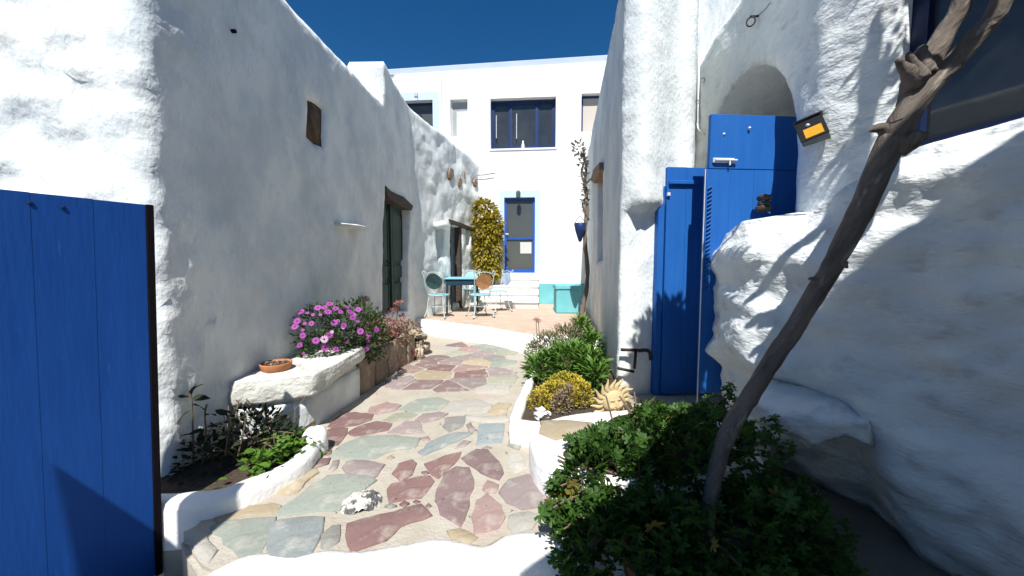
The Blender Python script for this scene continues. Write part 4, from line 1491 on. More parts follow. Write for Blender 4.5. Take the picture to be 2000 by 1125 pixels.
boulder('boulder', (-1.34, 5.02, ZP - .03), (.26, .36, .24), M['tanstone'], bed, 3, amp=.35, rot=.2)
boulder('boulder', (-1.40, 5.05, ZP + .18), (.34, .36, .17), M['tanstone'], bed, 9, amp=.35, rot=.5)
boulder('boulder', (-1.26, 4.80, ZP - .03), (.12, .16, .22), M['tanstone'], bed, 13, amp=.35, rot=.1)

def key_eye(p):
    return (p - EYE).length
rd = random.Random(21)
# daisy bush
blobs = [((-1.74, 3.32, .93), (.27, .34, .26)), ((-1.60, 3.62, .90), (.26, .36, .30)), ((-1.70, 3.22, .82), (.20, .20, .14)), ((-1.46, 3.70, .80), (.14, .3, .24))]
t = thing('daisy_bush', (-1.66, 3.45, .60), 'round green bush covered in purple and white daisies behind the bench', 'flowering plant')
mxs = []
for p, d in blob_pts(blobs, 3000, rd, .55):
    if p.z < .70 and p.y < 3.5 or p.x < wallx(p.y) + .03:
        continue
    mxs.append(leaf_mx(p, d + Vector((rd.uniform(-.6, .6), rd.uniform(-.6, .6), rd.uniform(0, .8))), rd.uniform(.035, .06), rnd=rd))
foliage(t, leaf_oval(1, .34), mxs, L['daisy'], 0)
mb = MB()
for i in range(26):
    a = rd.uniform(0, 6.28)
    e = Vector((-1.64 + .22 * math.cos(a), 3.5 + .25 * math.sin(a), rd.uniform(.8, 1.0)))
    mb.tube([(-1.64 + .05 * math.cos(a), 3.52 + .05 * math.sin(a), .57), ((e.x - 1.64) / 2, (e.y + 3.52) / 2, .76), e], .006, 5)
obj('stems', mb, M['stem'], t)
def flower_mesh(n_p, m_pet, seed):
    r = random.Random(seed)
    vs, fs = [], []
    for i in range(n_p):
        a = 2 * PI * i / n_p + r.uniform(-.06, .06)
        ca, sa_ = math.cos(a), math.sin(a)
        w_ = .17
        l = r.uniform(.92, 1.05)
        lift = r.uniform(-.04, .12)
        o = len(vs)
        for (rr_, ww, zz) in ((.12, .05, .02), (.6, w_, .06 + lift * .5), (.92 * l, w_ * .75, .02 + lift)):
            for sg in (-1, 1):
                vs.append(Vector((ca * rr_ - sa_ * ww * sg, sa_ * rr_ + ca * ww * sg, zz)))
        vs.append(Vector((ca * l, sa_ * l, lift)))
        fs += [(o, o + 1, o + 3, o + 2), (o + 2, o + 3, o + 5, o + 4), (o + 4, o + 5, o + 6)]
    np_ = len(fs)
    o = len(vs)
    for (rr_, zz) in ((.26, .03), (.2, .13)):
        for j in range(8):
            a = 2 * PI * j / 8
            vs.append(Vector((rr_ * math.cos(a), rr_ * math.sin(a), zz)))
    vs.append(Vector((0, 0, .16)))
    for j in range(8):
        fs.append((o + j, o + (j + 1) % 8, o + 8 + (j + 1) % 8, o + 8 + j))
        fs.append((o + 8 + j, o + 8 + (j + 1) % 8, o + 16))
    me = bpy.data.meshes.new('flower')
    me.from_pydata(vs, [], fs)
    me.materials.append(m_pet); me.materials.append(M['disc'])
    for i, p in enumerate(me.polygons):
        p.material_index = 0 if i < np_ else 1
    return me
fm_ = [flower_mesh(13, M['petal'], 1), flower_mesh(14, M['petal'], 2), flower_mesh(13, M['petal_pale'], 3)]
fl_px = [(562, 632), (583, 629), (596, 634), (610, 633), (594, 646), (594, 656), (587, 674), (618, 666), (633, 663), (634, 679), (595, 689), (558, 654), (648, 650), (669, 642), (670, 637), (704, 648), (716, 660), (717, 667), (714, 681), (652, 632), (602, 614), (612, 617), (626, 617), (640, 612), (634, 603), (681, 612), (687, 622), (698, 630), (733, 645), (660, 628), (573, 623), (622, 604), (690, 617), (675, 603), (644, 597), (655, 606), (719, 655), (700, 607), (664, 612), (590, 612), (642, 655), (578, 640), (676, 668), (655, 682)]
base = wloc(t)
for i, (px, py) in enumerate(fl_px):
    d = ray(px, py)
    # nearest point of the sight line to the bush's skin
    best = None
    for k in range(120):
        Y = 2.85 + k * .01
        p = EYE + d * (Y / d.y)
        for c_, r_ in blobs:
            e = Vector(((p.x - c_[0]) / r_[0], (p.y - c_[1]) / r_[1], (p.z - c_[2]) / r_[2]))
            if e.length < 1.06:
                best = (p, e)
                break
        if best:
            break
    if not best:
        best = (EYE + d * (3.5 / d.y), Vector((.3, -.4, .8)))
    p, e = best
    nv = (e.normalized() + Vector((.25, -.55, .45)) + Vector((rd.uniform(-.3, .3), rd.uniform(-.3, .3), rd.uniform(-.2, .3)))).normalized()
    o = bpy.data.objects.new('flower', fm_[2] if i in (11, 8, 12, 13) else fm_[i % 2])
    o.parent = t
    o.matrix_basis = Matrix.Translation(p + nv * .02 - base) @ nv.to_track_quat('Z', 'Y').to_matrix().to_4x4() @ Matrix.Scale(rd.choice([.016, .024, .028, .031, .033]), 4)
    C.objects.link(o)
# pink sedum
def cluster_heads(t, heads, m, foot, rnd, r_head=.04, n=60, leaf=.018, stem_r=.006, mstem='stem'):
    base = wloc(t)
    for hp in heads:
        hp = Vector(hp)
        fp = Vector(foot(hp))
        mb = MB()
        mid = (hp + fp) / 2 + Vector((rnd.uniform(-.03, .03), rnd.uniform(-.03, .03), 0))
        mb.tube(smooth([fp, mid, hp], 4), stem_r, 5)
        so = obj('flower_stem', mb, M[mstem] if mstem in M else L[mstem], t)
        mb = MB()
        sh = leaf_oval(1, .55, .2, .1)
        for i in range(n):
            d = Vector((rnd.gauss(0, 1), rnd.gauss(0, 1), rnd.gauss(.3, .7)))
            d.normalize()
            x = leaf_mx(hp + Vector((d.x, d.y, d.z * .6)) * r_head * rnd.uniform(.2, 1), d, leaf * rnd.uniform(.7, 1.3), rnd=rnd)
            mb.add([x @ v for v in sh[0]], sh[1])
        fo = obj('flower_head', mb, m, so)
t = thing('pink_sedum', (-1.5, 4.5, .56), 'rusty pink sedum spilling over the upright stones beside the daisies', 'plant')
heads = []
for (px, py, Y) in [(600, 585, 4.1), (603, 602, 4.1), (712, 585, 4.5), (694, 592, 4.4), (680, 590, 4.3), (665, 600, 4.2), (750, 612, 4.8), (778, 593, 4.9), (770, 606, 4.9), (788, 618, 5.0), (735, 622, 4.7), (722, 621, 4.6),
                    (745, 627, 4.6), (758, 625, 4.7), (768, 630, 4.7), (780, 628, 4.8), (738, 634, 4.5), (752, 637, 4.5), (764, 642, 4.6), (774, 645, 4.7), (782, 650, 4.8), (760, 652, 4.5), (745, 645, 4.4), (730, 640, 4.4), (790, 640, 4.9), (797, 652, 5.0),
                    (800, 672, 4.75), (803, 690, 4.65), (796, 662, 4.8), (729, 628, 4.4), (770, 655, 4.5), (786, 662, 4.7)]:
    heads.append(at(px, py, Y))
cluster_heads(t, heads, L['pinksed'], lambda h: (min(h.x, -1.45) - .05, h.y + .05, .56), rd, .060, 95, .024)
mxs = []
for p, d in blob_pts([((-1.47, 4.5, .66), (.18, .36, .16)), ((-1.40, 4.85, .66), (.14, .25, .14))], 700, rd, .4):
    mxs.append(leaf_mx(p, d + Vector((0, 0, .3)), rd.uniform(.025, .045), rnd=rd))
foliage(t, leaf_oval(1, .5, .2), mxs, L['rust'], 0)
# dry yellowish tuft at the foot of the stones
c = on(728, 738, ZP)
t = thing('dry_tuft', (c.x, c.y, ZP), 'dry pale yellow tuft growing at the foot of the upright stones', 'plant')
mxs = [leaf_mx((c.x + rd.uniform(-.05, .05), c.y + rd.uniform(-.05, .05), ZP), (rd.uniform(-.7, .7), rd.uniform(-.7, .7), 1), rd.uniform(.05, .11), rnd=rd) for _ in range(120)]
M['straw'] = mat('straw', (.55, .42, .18), (.45, .33, .14), 20, .8)
foliage(t, leaf_blade(1, .12), mxs, M['straw'], 0)

# ================================================================== LOWER LEFT BED
kb = thing('left_planter', (-1.6, 2.0, ZP), 'white kerbed plant bed between the blue gate and the stone bench', 'planter')
def kerb(name, pts, w_, z0, z1, m, parent, rnd_=.03, closed=False, seed=0):
    pts = smooth([Vector((p[0], p[1], 0)) for p in pts], 6)
    mb = MB()
    prof = [(-.5, z0), (-.52, z1 - .035), (-.42, z1 - .006), (-.1, z1 + .006), (.2, z1 + .004), (.42, z1 - .01), (.52, z1 - .045), (.5, z0)]
    m_ = len(prof)
    for i, p in enumerate(pts):
        d = (pts[min(i + 1, len(pts) - 1)] - pts[max(i - 1, 0)]).normalized()
        n_ = Vector((d.y, -d.x, 0))
        ww = w_ * (1 + .16 * noise.noise(p * 5 + Vector((seed, 0, 0))))
        for a, z in prof:
            q = p + n_ * a * ww
            mb.v.append(Vector((q.x, q.y, z + (.012 * noise.noise(q * 6) if z > z0 else 0))))
    for i in range(len(pts) - 1):
        for j in range(m_ - 1):
            mb.f.append((i * m_ + j, i * m_ + j + 1, (i + 1) * m_ + j + 1, (i + 1) * m_ + j))
    mb.f.append(tuple(range(m_))); mb.f.append(tuple((len(pts) - 1) * m_ + j for j in range(m_)))
    return fix_normals(obj(name, mb, m, parent, sm=True))
kz = .385
kp = [on(a, b, kz) for a, b in ((250, 975), (340, 970), (420, 962), (470, 948), (530, 922), (580, 896), (606, 868), (612, 858))]
kerb('kerb', [(p.x, p.y) for p in kp], .105, .0, kz, M['kerb'], kb)
e = kp[-1]
mb = MB(); mb.lathe([(0, .46), (.05, .452), (.075, .42), (.08, .36), (.075, .2)], 14, None, (e.x - .0, e.y + .02, 0))
o = obj('kerb_end', mb, M['kerb'], kb, sm=True)
mb = MB()
mb.prism([(p.x, p.y + .0) for p in kp] + [(-1.42, 2.5), (-1.55, 2.75), (wallx(2.6), 2.75), (wallx(2.0) - .1, 2.0), (-2.3, 1.8)], .1, .335)
o = fix_normals(obj('soil', mb, M['earth'], kb))
rd = random.Random(5)
# seedling with big oval leaves
p0 = at(378, 900, 2.08); p0.z = .33
t = thing('leafy_seedling', p0, 'thin upright seedling with long dark oval leaves against the left wall', 'plant')
stems = [[(378, 905), (377, 860), (375, 800), (372, 765)], [(395, 905), (402, 850), (400, 810), (404, 790)], [(440, 890), (446, 840), (447, 810)], [(465, 890), (478, 830), (480, 806)]]
mb = MB()
for sp in stems:
    mb.tube(smooth([at(a, b, 2.08) for a, b in sp], 4), [.008, .007, .006, .005, .004] if 0 else .005, 5)
obj('stems', mb, M['stem'], t)
lm = leaf_oval(1, .42, .15, .25)
lmx = []
for (a, b, dx, dz, s_) in [(374, 772, .3, .8, .09), (374, 778, 1, .1, .10), (373, 776, -1, .1, .10), (375, 800, -.8, -.6, .11), (374, 765, .5, .5, .08), (372, 790, 1, -.2, .11), (400, 812, 1, .35, .10), (402, 835, .8, .3, .09),
                           (402, 840, -.7, .1, .08), (400, 860, .6, -.7, .10), (446, 812, -.8, .5, .09), (447, 822, .8, -.4, .09), (440, 850, .9, .0, .08), (380, 850, -.8, .4, .07), (478, 815, .9, .2, .08), (480, 812, -.6, .6, .07), (450, 870, .9, .4, .07)]:
    lmx.append(leaf_mx(at(a, b, 2.08), (dx, rd.uniform(-.5, .1), dz), s_, rnd=rd))
foliage(t, lm, lmx, L['dark'], len(lmx))
# dark shaded shrub
t = thing('dark_shrub', (-1.7, 2.25, .33), 'tangled dark shrub in the shade at the end of the bench', 'shrub')
mxs = []
for p, d in blob_pts([((-1.72, 2.30, .42), (.26, .22, .20)), ((-1.55, 2.28, .38), (.20, .22, .15)), ((-1.85, 2.1, .38), (.16, .16, .18))], 850, rd, .35):
    if p.z > .33:
        mxs.append(leaf_mx(p, d + Vector((rd.uniform(-.6, .6), rd.uniform(-.6, .6), rd.uniform(0, .6))), rd.uniform(.03, .055), rnd=rd))
foliage(t, leaf_oval(1, .5), mxs, L['dark'], 0)
mb = MB()
for i in range(30):
    a = rd.uniform(0, 6.28)
    f0 = Vector((-1.7 + rd.uniform(-.15, .15), 2.25 + rd.uniform(-.12, .12), .33))
    mb.tube([f0, f0 + Vector((.12 * math.cos(a), .12 * math.sin(a), .14)), f0 + Vector((.3 * math.cos(a), .22 * math.sin(a), rd.uniform(.1, .32)))], .0035, 4)
obj('twigs', mb, M['stem'], t)
# bright green plant by the kerb
t = thing('green_groundcover', on(540, 890, .36), 'bright green small leaved plant in the sun against the white kerb', 'plant')
mxs = []
c0_ = [(at(a, b, Y)) for a, b, Y in ((505, 905, 2.02), (530, 890, 2.1), (555, 878, 2.2), (575, 868, 2.3), (592, 880, 2.28))]
for c_ in c0_:
    for i in range(70):
        p = c_ + Vector((rd.gauss(0, .05), rd.gauss(0, .05), rd.uniform(-.06, .07)))
        mxs.append(leaf_mx(p, (rd.uniform(-1, 1), rd.uniform(-1, .6), rd.uniform(-.1, .8)), rd.uniform(.035, .055), rnd=rd))
foliage(t, leaf_oval(1, .62, .15, .1), mxs, L['bright'], 120, key=key_eye)

# ================================================================== RIGHT BED
rb = thing('right_planter', (.5, 3.2, ZP), 'white kerbed flower bed along the right side of the path', 'planter')
kz = .43
kp = [on(a, b, kz) for a, b in ((1043, 712), (1034, 742), (1020, 775), (1008, 806), (1006, 822))]
kerb('kerb', [(p.x, p.y) for p in kp], .085, .1, kz, M['kerb'], rb, seed=3)
kp2 = [on(a, b, kz) for a, b in ((1000, 822), (1040, 826), (1100, 828), (1160, 818), (1200, 812))]
kerb('kerb', [(p.x, p.y) for p in kp2], .10, .1, kz, M['kerb'], rb, seed=6)
mb = MB()
mb.prism([(p.x + .01, p.y) for p in kp[:4]] + [(p.x, p.y + .01) for p in kp2[1:]] + [(1.0, 2.9), (1.12, 4.0), (1.3, 5.3), (.5, 5.3)], .1, .385)
o = fix_normals(obj('soil', mb, M['earth'], rb))
def plant(name, label, cat, blobs, n, shape, lm, size, n_ind=0, up=.5, shell=.4, zmin=.38, foot=None, nst=14, jit=.6):
    c = Vector(blobs[0][0]); c.z = zmin
    t = thing(name, c, label, cat)
    mxs = []
    for p, d in blob_pts(blobs, n, rd, shell):
        if p.z < zmin:
            continue
        mxs.append(leaf_mx(p, d + Vector((rd.uniform(-jit, jit), rd.uniform(-jit, jit), up + rd.uniform(-.2, .5))), rd.uniform(*size), rnd=rd))
    foliage(t, shape, mxs, lm, n_ind, key=key_eye)
    mb = MB()
    for i in range(nst):
        b = rd.choice(blobs)
        e = Vector(b[0]) + Vector((rd.uniform(-.6, .6) * b[1][0], rd.uniform(-.6, .6) * b[1][1], rd.uniform(-.1, .7) * b[1][2]))
        mb.tube([(c.x + (e.x - c.x) * .5, c.y + (e.y - c.y) * .5, zmin - .02), (e + Vector((c.x, c.y, zmin))) * .5 + Vector(((e.x - c.x) * .3, (e.y - c.y) * .3, 0)), e], .005, 4)
    obj('stems', mb, M['stem'], t)
    return t
def bl(px, py, Y, rx, ry, rz):
    p = at(px, py, Y)
    return ((p.x, p.y, p.z), (rx, ry, rz))
plant('yellow_sedum', 'low yellow sedum cushion behind the white kerb at right', 'plant',
      [bl(1090, 775, 2.95, .20, .16, .13), bl(1055, 785, 2.9, .10, .12, .10), bl(1130, 772, 2.95, .12, .13, .13), bl(1105, 752, 3.1, .16, .12, .11)], 2600, leaf_oval(1, .55, .2), L['yellow'], (.016, .030), 0, .7, .75, jit=.9)
ys = bpy.data.objects['yellow_sedum']
mxs = [leaf_mx(p, d + Vector((rd.uniform(-.7, .7), rd.uniform(-.7, .7), .5)), rd.uniform(.016, .028), rnd=rd) for p, d in blob_pts([bl(1095, 790, 2.80, .075, .07, .12), bl(1110, 768, 2.86, .05, .05, .07)], 520, rd, .6) if p.z > .385]
foliage(ys, leaf_oval(1, .5, .2), mxs, M['drysedum'], 0, name='dry_growth')
plant('leafy_plant', 'fresh green plant with pointed leaves, above the yellow sedum', 'plant',
      [bl(1110, 705, 3.65, .26, .24, .17), bl(1060, 722, 3.6, .18, .22, .12), bl(1150, 715, 3.45, .15, .18, .15), bl(1165, 735, 3.2, .09, .12, .12)], 1300, leaf_oval(1, .30, .15, .3), L['mid'], (.06, .12), 110, .7, .35)
plant('grey_green_plant', 'grey green bushy succulent near the terrace edge', 'plant',
      [bl(1070, 675, 4.3, .22, .25, .16), bl(1045, 690, 4.2, .14, .2, .12), bl(1110, 660, 4.6, .22, .25, .18)], 1500, leaf_oval(1, .3, .15), L['grey'], (.035, .06), 0, .7, .4)
plant('vine_foot_plant', 'dark green leafy clump at the foot of the climbing vine', 'plant',
      [bl(1135, 650, 4.9, .13, .15, .2), bl(1155, 675, 4.5, .12, .14, .18)], 600, leaf_oval(1, .26, .15, .3), L['mid'], (.07, .13), 0, .8, .3)
t = thing('rosy_succulent', at(1110, 655, 4.7), 'rosy flowering succulent with tall stalks at the terrace corner', 'plant')
t.location.z = .4
cluster_heads(t, [at(a, b, Y) for a, b, Y in ((1052, 627, 4.6), (1047, 624, 4.6), (1088, 636, 4.7), (1095, 645, 4.7), (1104, 640, 4.8), (1112, 648, 4.7), (1120, 640, 4.9), (1075, 655, 4.5), (1062, 662, 4.4), (1100, 656, 4.6), (1118, 632, 4.9), (1150, 636, 5.0), (1086, 652, 4.6))],
              L['pinksed'], lambda h: (h.x + .05, h.y + .02, .4), rd, .035, 50, .02, .004)
boulder('white_stone', on(1058, 815, .385), (.13, .10, .07), M['kerb'], rb, 4, amp=.55, rot=.5)
boulder('white_stone', at(1042, 702, 3.9) - Vector((0, 0, .05)), (.07, .07, .07), M['kerb'], rb, 5, amp=.3)
boulder('leaning_stone', at(1158, 715, 3.75) - Vector((0, 0, .05)), (.10, .07, .26), M['slab'], rb, 6, amp=.3)

# clay sun
c = at(1197, 783, 2.68)
t = thing('clay_sun', (c.x, c.y, .36), 'pale clay sun ornament with a smiling face, standing on a stake in the bed', 'ornament')
tilt = Matrix.Translation(c) @ Euler((math.radians(6), math.radians(-6), math.radians(14))).to_matrix().to_4x4() @ Matrix.Rotation(PI / 2, 4, 'X')
mb = MB()
R0 = .092
N1, N2 = 26, 40
def face_h(u, v):
    r = math.hypot(u, v)
    h = .042 * max(0, 1 - r ** 2.4) ** .55
    g_ = lambda x, y, sx_, sy_: math.exp(-((u - x) / sx_) ** 2 - ((v - y) / sy_) ** 2)
    h += .024 * g_(0, .0, .085, .26) * (1 if v < .3 else .6) + .016 * g_(0, -.16, .13, .10)
    for sg in (-1, 1):
        h -= .012 * g_(.34 * sg, .18, .15, .09)
        h += .011 * g_(.34 * sg, .16, .09, .05) + .009 * g_(.34 * sg, .38 - .02, .2, .05)
        h += .012 * g_(.42 * sg, -.22, .2, .17)
        h -= .006 * g_(.38 * sg, -.42, .06, .05)
    mouth = -.48 + .28 * u * u
    h -= .009 * math.exp(-((v - mouth) / .035) ** 2) * math.exp(-(u / .36) ** 4)
    h += .007 * math.exp(-((v - mouth + .10) / .06) ** 2) * math.exp(-(u / .25) ** 4) + .006 * math.exp(-((v - mouth - .09) / .05) ** 2) * math.exp(-(u / .25) ** 4)
    return h
vs = [Vector((0, 0, .012 + face_h(0, 0)))]
for i in range(1, N1 + 1):
    for j in range(N2):
        a = 2 * PI * j / N2
        u, v = i / N1 * math.cos(a), i / N1 * math.sin(a)
        vs.append(Vector((u * R0, v * R0, .012 + face_h(u, v))))
fs = [(0, 1 + j, 1 + (j + 1) % N2) for j in range(N2)]
for i in range(N1 - 1):
    for j in range(N2):
        a, b = 1 + i * N2 + j, 1 + i * N2 + (j + 1) % N2
        fs.append((a, a + N2, b + N2, b))
o_ = len(vs)
for j in range(N2):
    q = vs[1 + (N1 - 1) * N2 + j].copy(); q.z = -.012
    vs.append(q)
fs += [(1 + (N1 - 1) * N2 + j, o_ + j, o_ + (j + 1) % N2, 1 + (N1 - 1) * N2 + (j + 1) % N2) for j in range(N2)]
fs.append(tuple(o_ + j for j in reversed(range(N2))))
mb.add([tilt @ v for v in vs], fs)
obj('face', mb, M['sunclay'], t, sm=True)
for i in range(18):
    a = 2 * PI * i / 18 + .1
    mb = MB()
    ln = .108 * (1 if i % 2 else .86)
    vs, fs = [], []
    kk = 8
    for q in range(kk + 1):
        u = q / kk
        r = R0 * .86 + ln * u
        bend = .016 * math.sin(u * PI * 1.5)
        ww = .021 * (1 - u) ** .65 * (1 + .35 * math.sin(u * PI)) + .0012
        for (sx_, zz) in ((-1, -.006), (-.5, .010 * (1 - u) + .003), (.5, .010 * (1 - u) + .003), (1, -.006)):
            x, y = r, bend + ww * sx_
            vs.append(Vector((x * math.cos(a) - y * math.sin(a), x * math.sin(a) + y * math.cos(a), zz)))
    for q in range(kk):
        for w4 in range(4):
            b2 = (w4 + 1) % 4
            fs.append((q * 4 + w4, (q + 1) * 4 + w4, (q + 1) * 4 + b2, q * 4 + b2))
    fs.append((kk * 4, kk * 4 + 1, kk * 4 + 2, kk * 4 + 3))
    mb.add([tilt @ v for v in vs], fs)
    fix_normals(obj('ray', mb, M['sunclay'], t, sm=True))
mb = MB(); mb.tube([c - Vector((0, -.01, .05)), (c.x, c.y + .02, .30)], .012, 7)
obj('stake', mb, M['sunclay'], t)

# ================================================================== FRONT RIGHT PLANTER + GERANIUM
fp = thing('front_planter', (.7, 2.2, ZP), 'rounded white planter wall capped with pinkish flagstones at lower right', 'planter')
zf = .47
edge = [on(a, b, zf) for a, b in ((1052, 822), (1040, 838), (1036, 856), (1046, 884), (1066, 906), (1092, 922))]
poly = [Vector((p.x, p.y)) for p in edge] + [Vector((.26, 1.86)), Vector((.50, 1.74)), Vector((1.0, 1.74)), Vector((1.40, 1.9)), Vector((1.42, 2.65)), Vector((.62, 2.60))]
polys = [Vector((p.x, p.y)) for p in smooth([Vector((p.x, p.y, 0)) for p in poly] + [Vector((poly[0].x, poly[0].y, 0))], 4)[:-1]]
mb = MB()
n = len(polys)
ctr = sum(polys, Vector((0, 0))) / n
rings = [(1.05, .0), (1.03, zf - .05), (1.0, zf - .012), (.95, zf)]
for k_, z in rings:
    for p in polys:
        q = ctr + (p - ctr) * (1 + (k_ - 1) * .6)
        mb.v.append(Vector((q.x, q.y, z + (.01 * noise.noise(Vector((q.x * 6, q.y * 6, 1))) if z > .1 else 0))))
for k_ in range(len(rings) - 1):
    for i in range(n):
        mb.f.append((k_ * n + i, k_ * n + (i + 1) % n, (k_ + 1) * n + (i + 1) % n, (k_ + 1) * n + i))
mb.f.append(tuple(3 * n + i for i in range(n)))
fix_normals(obj('rim', mb, M['kerb'], fp, sm=True))
mb = MB()
mb.prism([(.30, 1.98), (.36, 1.88), (.5, 1.80), (.9, 1.79), (1.3, 1.95), (1.36, 2.6), (.75, 2.5), (.52, 2.25)], zf - .1, zf + .02)
rough_mesh(fix_normals(obj('soil', mb, M['earth'], fp)), .03, 6, 2)
caps = [('ochre', [(1054, 826), (1100, 823), (1158, 828), (1168, 838), (1120, 852), (1085, 862), (1052, 848)]), ('pale', [(1175, 830), (1225, 822), (1250, 850), (1200, 868), (1150, 872), (1130, 860)]),
        ('mauve', [(1100, 870), (1135, 866), (1190, 878), (1160, 915), (1120, 905)]), ('pink', [(1205, 878), (1270, 860), (1290, 900), (1230, 930), (1180, 915)])]
for col, pl in caps:
    P2 = [on(a, b, zf).xy for a, b in pl]
    zs_ = ZP
    ZP_keep = ZP
    ZP = zf
    keep_path = path_o
    path_o = fp
    flag(P2, col, rs, .016)
    ZP = ZP_keep
    path_o = keep_path
# pot half hidden by the geranium
t = thing('clay_pot', (.62, 1.55, .28), 'old terracotta pot almost hidden inside the dark geranium', 'pot')
t.location = (.66, 1.46, .0)
mb = MB(); mb.lathe([(0, .0), (.13, 0), (.17, .25), (.18, .25), (.18, .30), (.155, .30), (.15, .24), (0, .22)], 24, None, (.66, 1.46, .0))
obj('bowl', mb, M['terracotta'], t, sm=True)

rd = random.Random(77)
gt_ = thing('geranium_bush', (.85, 1.85, .46), 'big dark geranium bush with lobed leaves around the foot of the leaning tree', 'shrub')
blobs = [((.80, 2.05, .55), (.42, .34, .27)), ((.50, 1.75, .44), (.32, .30, .28)), ((1.0, 1.9, .50), (.40, .34, .30)), ((.52, 1.50, .26), (.34, .24, .30)), ((.95, 1.55, .26), (.45, .30, .34)),
         ((.92, 2.3, .60), (.24, .20, .18)), ((1.22, 1.6, .22), (.28, .28, .30)), ((.34, 1.58, .30), (.16, .16, .22)), ((.75, 1.35, .12), (.5, .2, .25)), ((.36, 1.88, .47), (.14, .16, .10)), ((1.42, 1.75, .18), (.22, .25, .28)), ((.48, 2.0, .5), (.16, .16, .12)), ((1.15, 1.4, .1), (.3, .2, .25))]
mxs = []
GOUT = [(1045, 985), (1075, 930), (1130, 890), (1110, 860), (1170, 835), (1230, 822), (1262, 785), (1300, 800), (1380, 790), (1395, 770), (1425, 745), (1432, 790), (1480, 820), (1540, 850), (1530, 890), (1600, 960), (1660, 1040), (1710, 1140), (1700, 1400), (1100, 1400), (1080, 1090), (1050, 1020)]
def to_px(p):
    q = p - EYE
    dpt = q.dot(_f)
    return 1000 + F * q.dot(_r) / dpt, 562.5 - F * q.dot(_u) / dpt, dpt
TPX = [(1372, 1160), (1386, 985), (1398, 920), (1412, 868), (1440, 812), (1470, 765)]
def g_ok(p):
    x, y, dpt = to_px(p)
    if not in_poly(np.array([[x, y]]), GOUT)[0]:
        return False
    if dpt < 1.72 and y < 985:
        tx = np.interp(y, [q[1] for q in reversed(TPX)], [q[0] for q in reversed(TPX)])
        if abs(x - tx) < 48:
            return False
    return True
palm = [leaf_palm(5, 1), leaf_palm(5, 2), leaf_palm(6, 3)]
for p, d in blob_pts(blobs, 6000, rd, .55):
    if p.z < .03 or p.y < 1.12 or p.y + p.z * .25 < 1.2 or not g_ok(p):
        continue
    mxs.append(leaf_mx(p, d * .8 + Vector((rd.uniform(-.7, .7), rd.uniform(-.7, .5), rd.uniform(-.1, .7))), rd.uniform(.028, .046), rnd=rd))
# outlying sprigs
spr = [(1085, 985, 1.6), (1065, 1000, 1.55), (1125, 1085, 1.42), (1110, 1060, 1.45), (1145, 870, 2.0), (1120, 890, 1.95), (1175, 850, 2.15), (1270, 800, 2.4), (1250, 815, 2.35), (1285, 805, 2.4), (1300, 815, 2.35), (1232, 830, 2.3),
       (1405, 795, 2.2), (1425, 765, 2.2), (1390, 800, 2.2), (1420, 785, 2.15), (1095, 930, 1.75), (1080, 955, 1.7), (1195, 880, 2.1), (1160, 900, 1.95), (1100, 1035, 1.5), (1130, 1110, 1.4), (1505, 830, 2.0), (1490, 850, 1.9), (1535, 880, 1.85)]
sp_mb = MB()
for px, py, Y in spr:
    c_ = at(px, py, Y)
    for i in range(9):
        p = c_ + Vector((rd.gauss(0, .03), rd.gauss(0, .03), rd.gauss(0, .025)))
        mxs.append(leaf_mx(p, (rd.uniform(-1, 1), rd.uniform(-1, .3), rd.uniform(-.2, .8)), rd.uniform(.028, .042), rnd=rd))
    if not g_ok(c_):
        continue
    ctr_ = Vector((.85, 1.85, .4))
    sp_mb.tube(smooth([ctr_ + (c_ - ctr_) * .35, ctr_ + (c_ - ctr_) * .7 + Vector((0, 0, .05)), c_], 4), .005, 5)
for i in range(60):
    a = rd.uniform(0, 6.28)
    b = rd.choice(blobs)
    e = Vector(b[0]) + Vector((math.cos(a) * b[1][0], math.sin(a) * b[1][1], rd.uniform(-.1, .8) * b[1][2])) * .8
    f0 = Vector((.85 + rd.uniform(-.3, .2), 1.8 + rd.uniform(-.2, .2), .25))
    sp_mb.tube([f0, (f0 + e) / 2 + Vector((0, 0, .03)), e], .006, 5)
obj('stems', sp_mb, M['stem'], gt_)
def key_ger(p):
    q = (p - EYE)
    return q.length - .9 * max(0, .55 - q.x / q.y) - (.5 if p.z > .6 else 0)
foliage(gt_, palm, [x for i, x in enumerate(mxs) if i % 37 != 5], L['pel'], 300, key=key_ger)
foliage(gt_, palm, [x for i, x in enumerate(mxs) if i % 37 == 5], L['fading'], 0, name='fading_leaves')

# ================================================================== LEANING TREE
tp = [(1372, 1160, 1.52, 26), (1376, 1080, 1.54, 28), (1386, 985, 1.58, 32), (1398, 920, 1.62, 33), (1412, 868, 1.66, 34), (1440, 812, 1.70, 35), (1470, 765, 1.72, 35), (1508, 705, 1.74, 34), (1545, 650, 1.75, 35), (1588, 580, 1.75, 36), (1625, 520, 1.74, 38), (1660, 455, 1.73, 42), (1695, 380, 1.71, 44), (1722, 318, 1.70, 46), (1748, 268, 1.68, 54)]
tree = thing('leaning_tree', at(1372, 1160, 1.52), 'bare brown tree trunk leaning to the right across the white wall', 'tree')
pts = smooth([at(a, b, Y) for a, b, Y, r in tp], 4)
rr = ramp([r / 700 * Y * .46 for a, b, Y, r in tp], 0, len(pts))
mb = MB(); mb.tube(pts, rr, 16, .14, seed=1)
obj('trunk', mb, M['bark'], tree, sm=True)
def branch(name, pp_, n=12, wob=.14, ext=None, seed=2):
    ps = [at(a, b, Y) for a, b, Y, r in pp_]
    rads = [r / 700 * Y * .47 for a, b, Y, r in pp_]
    if ext:
        ps += [Vector(p) for p, r in ext]
        rads += [r for p, r in ext]
    s_ = smooth(ps, 4)
    mb = MB(); mb.tube(s_, ramp(rads, 0, len(s_)), n, wob, seed=seed)
    return obj(name, mb, M['bark'], tree, sm=True)
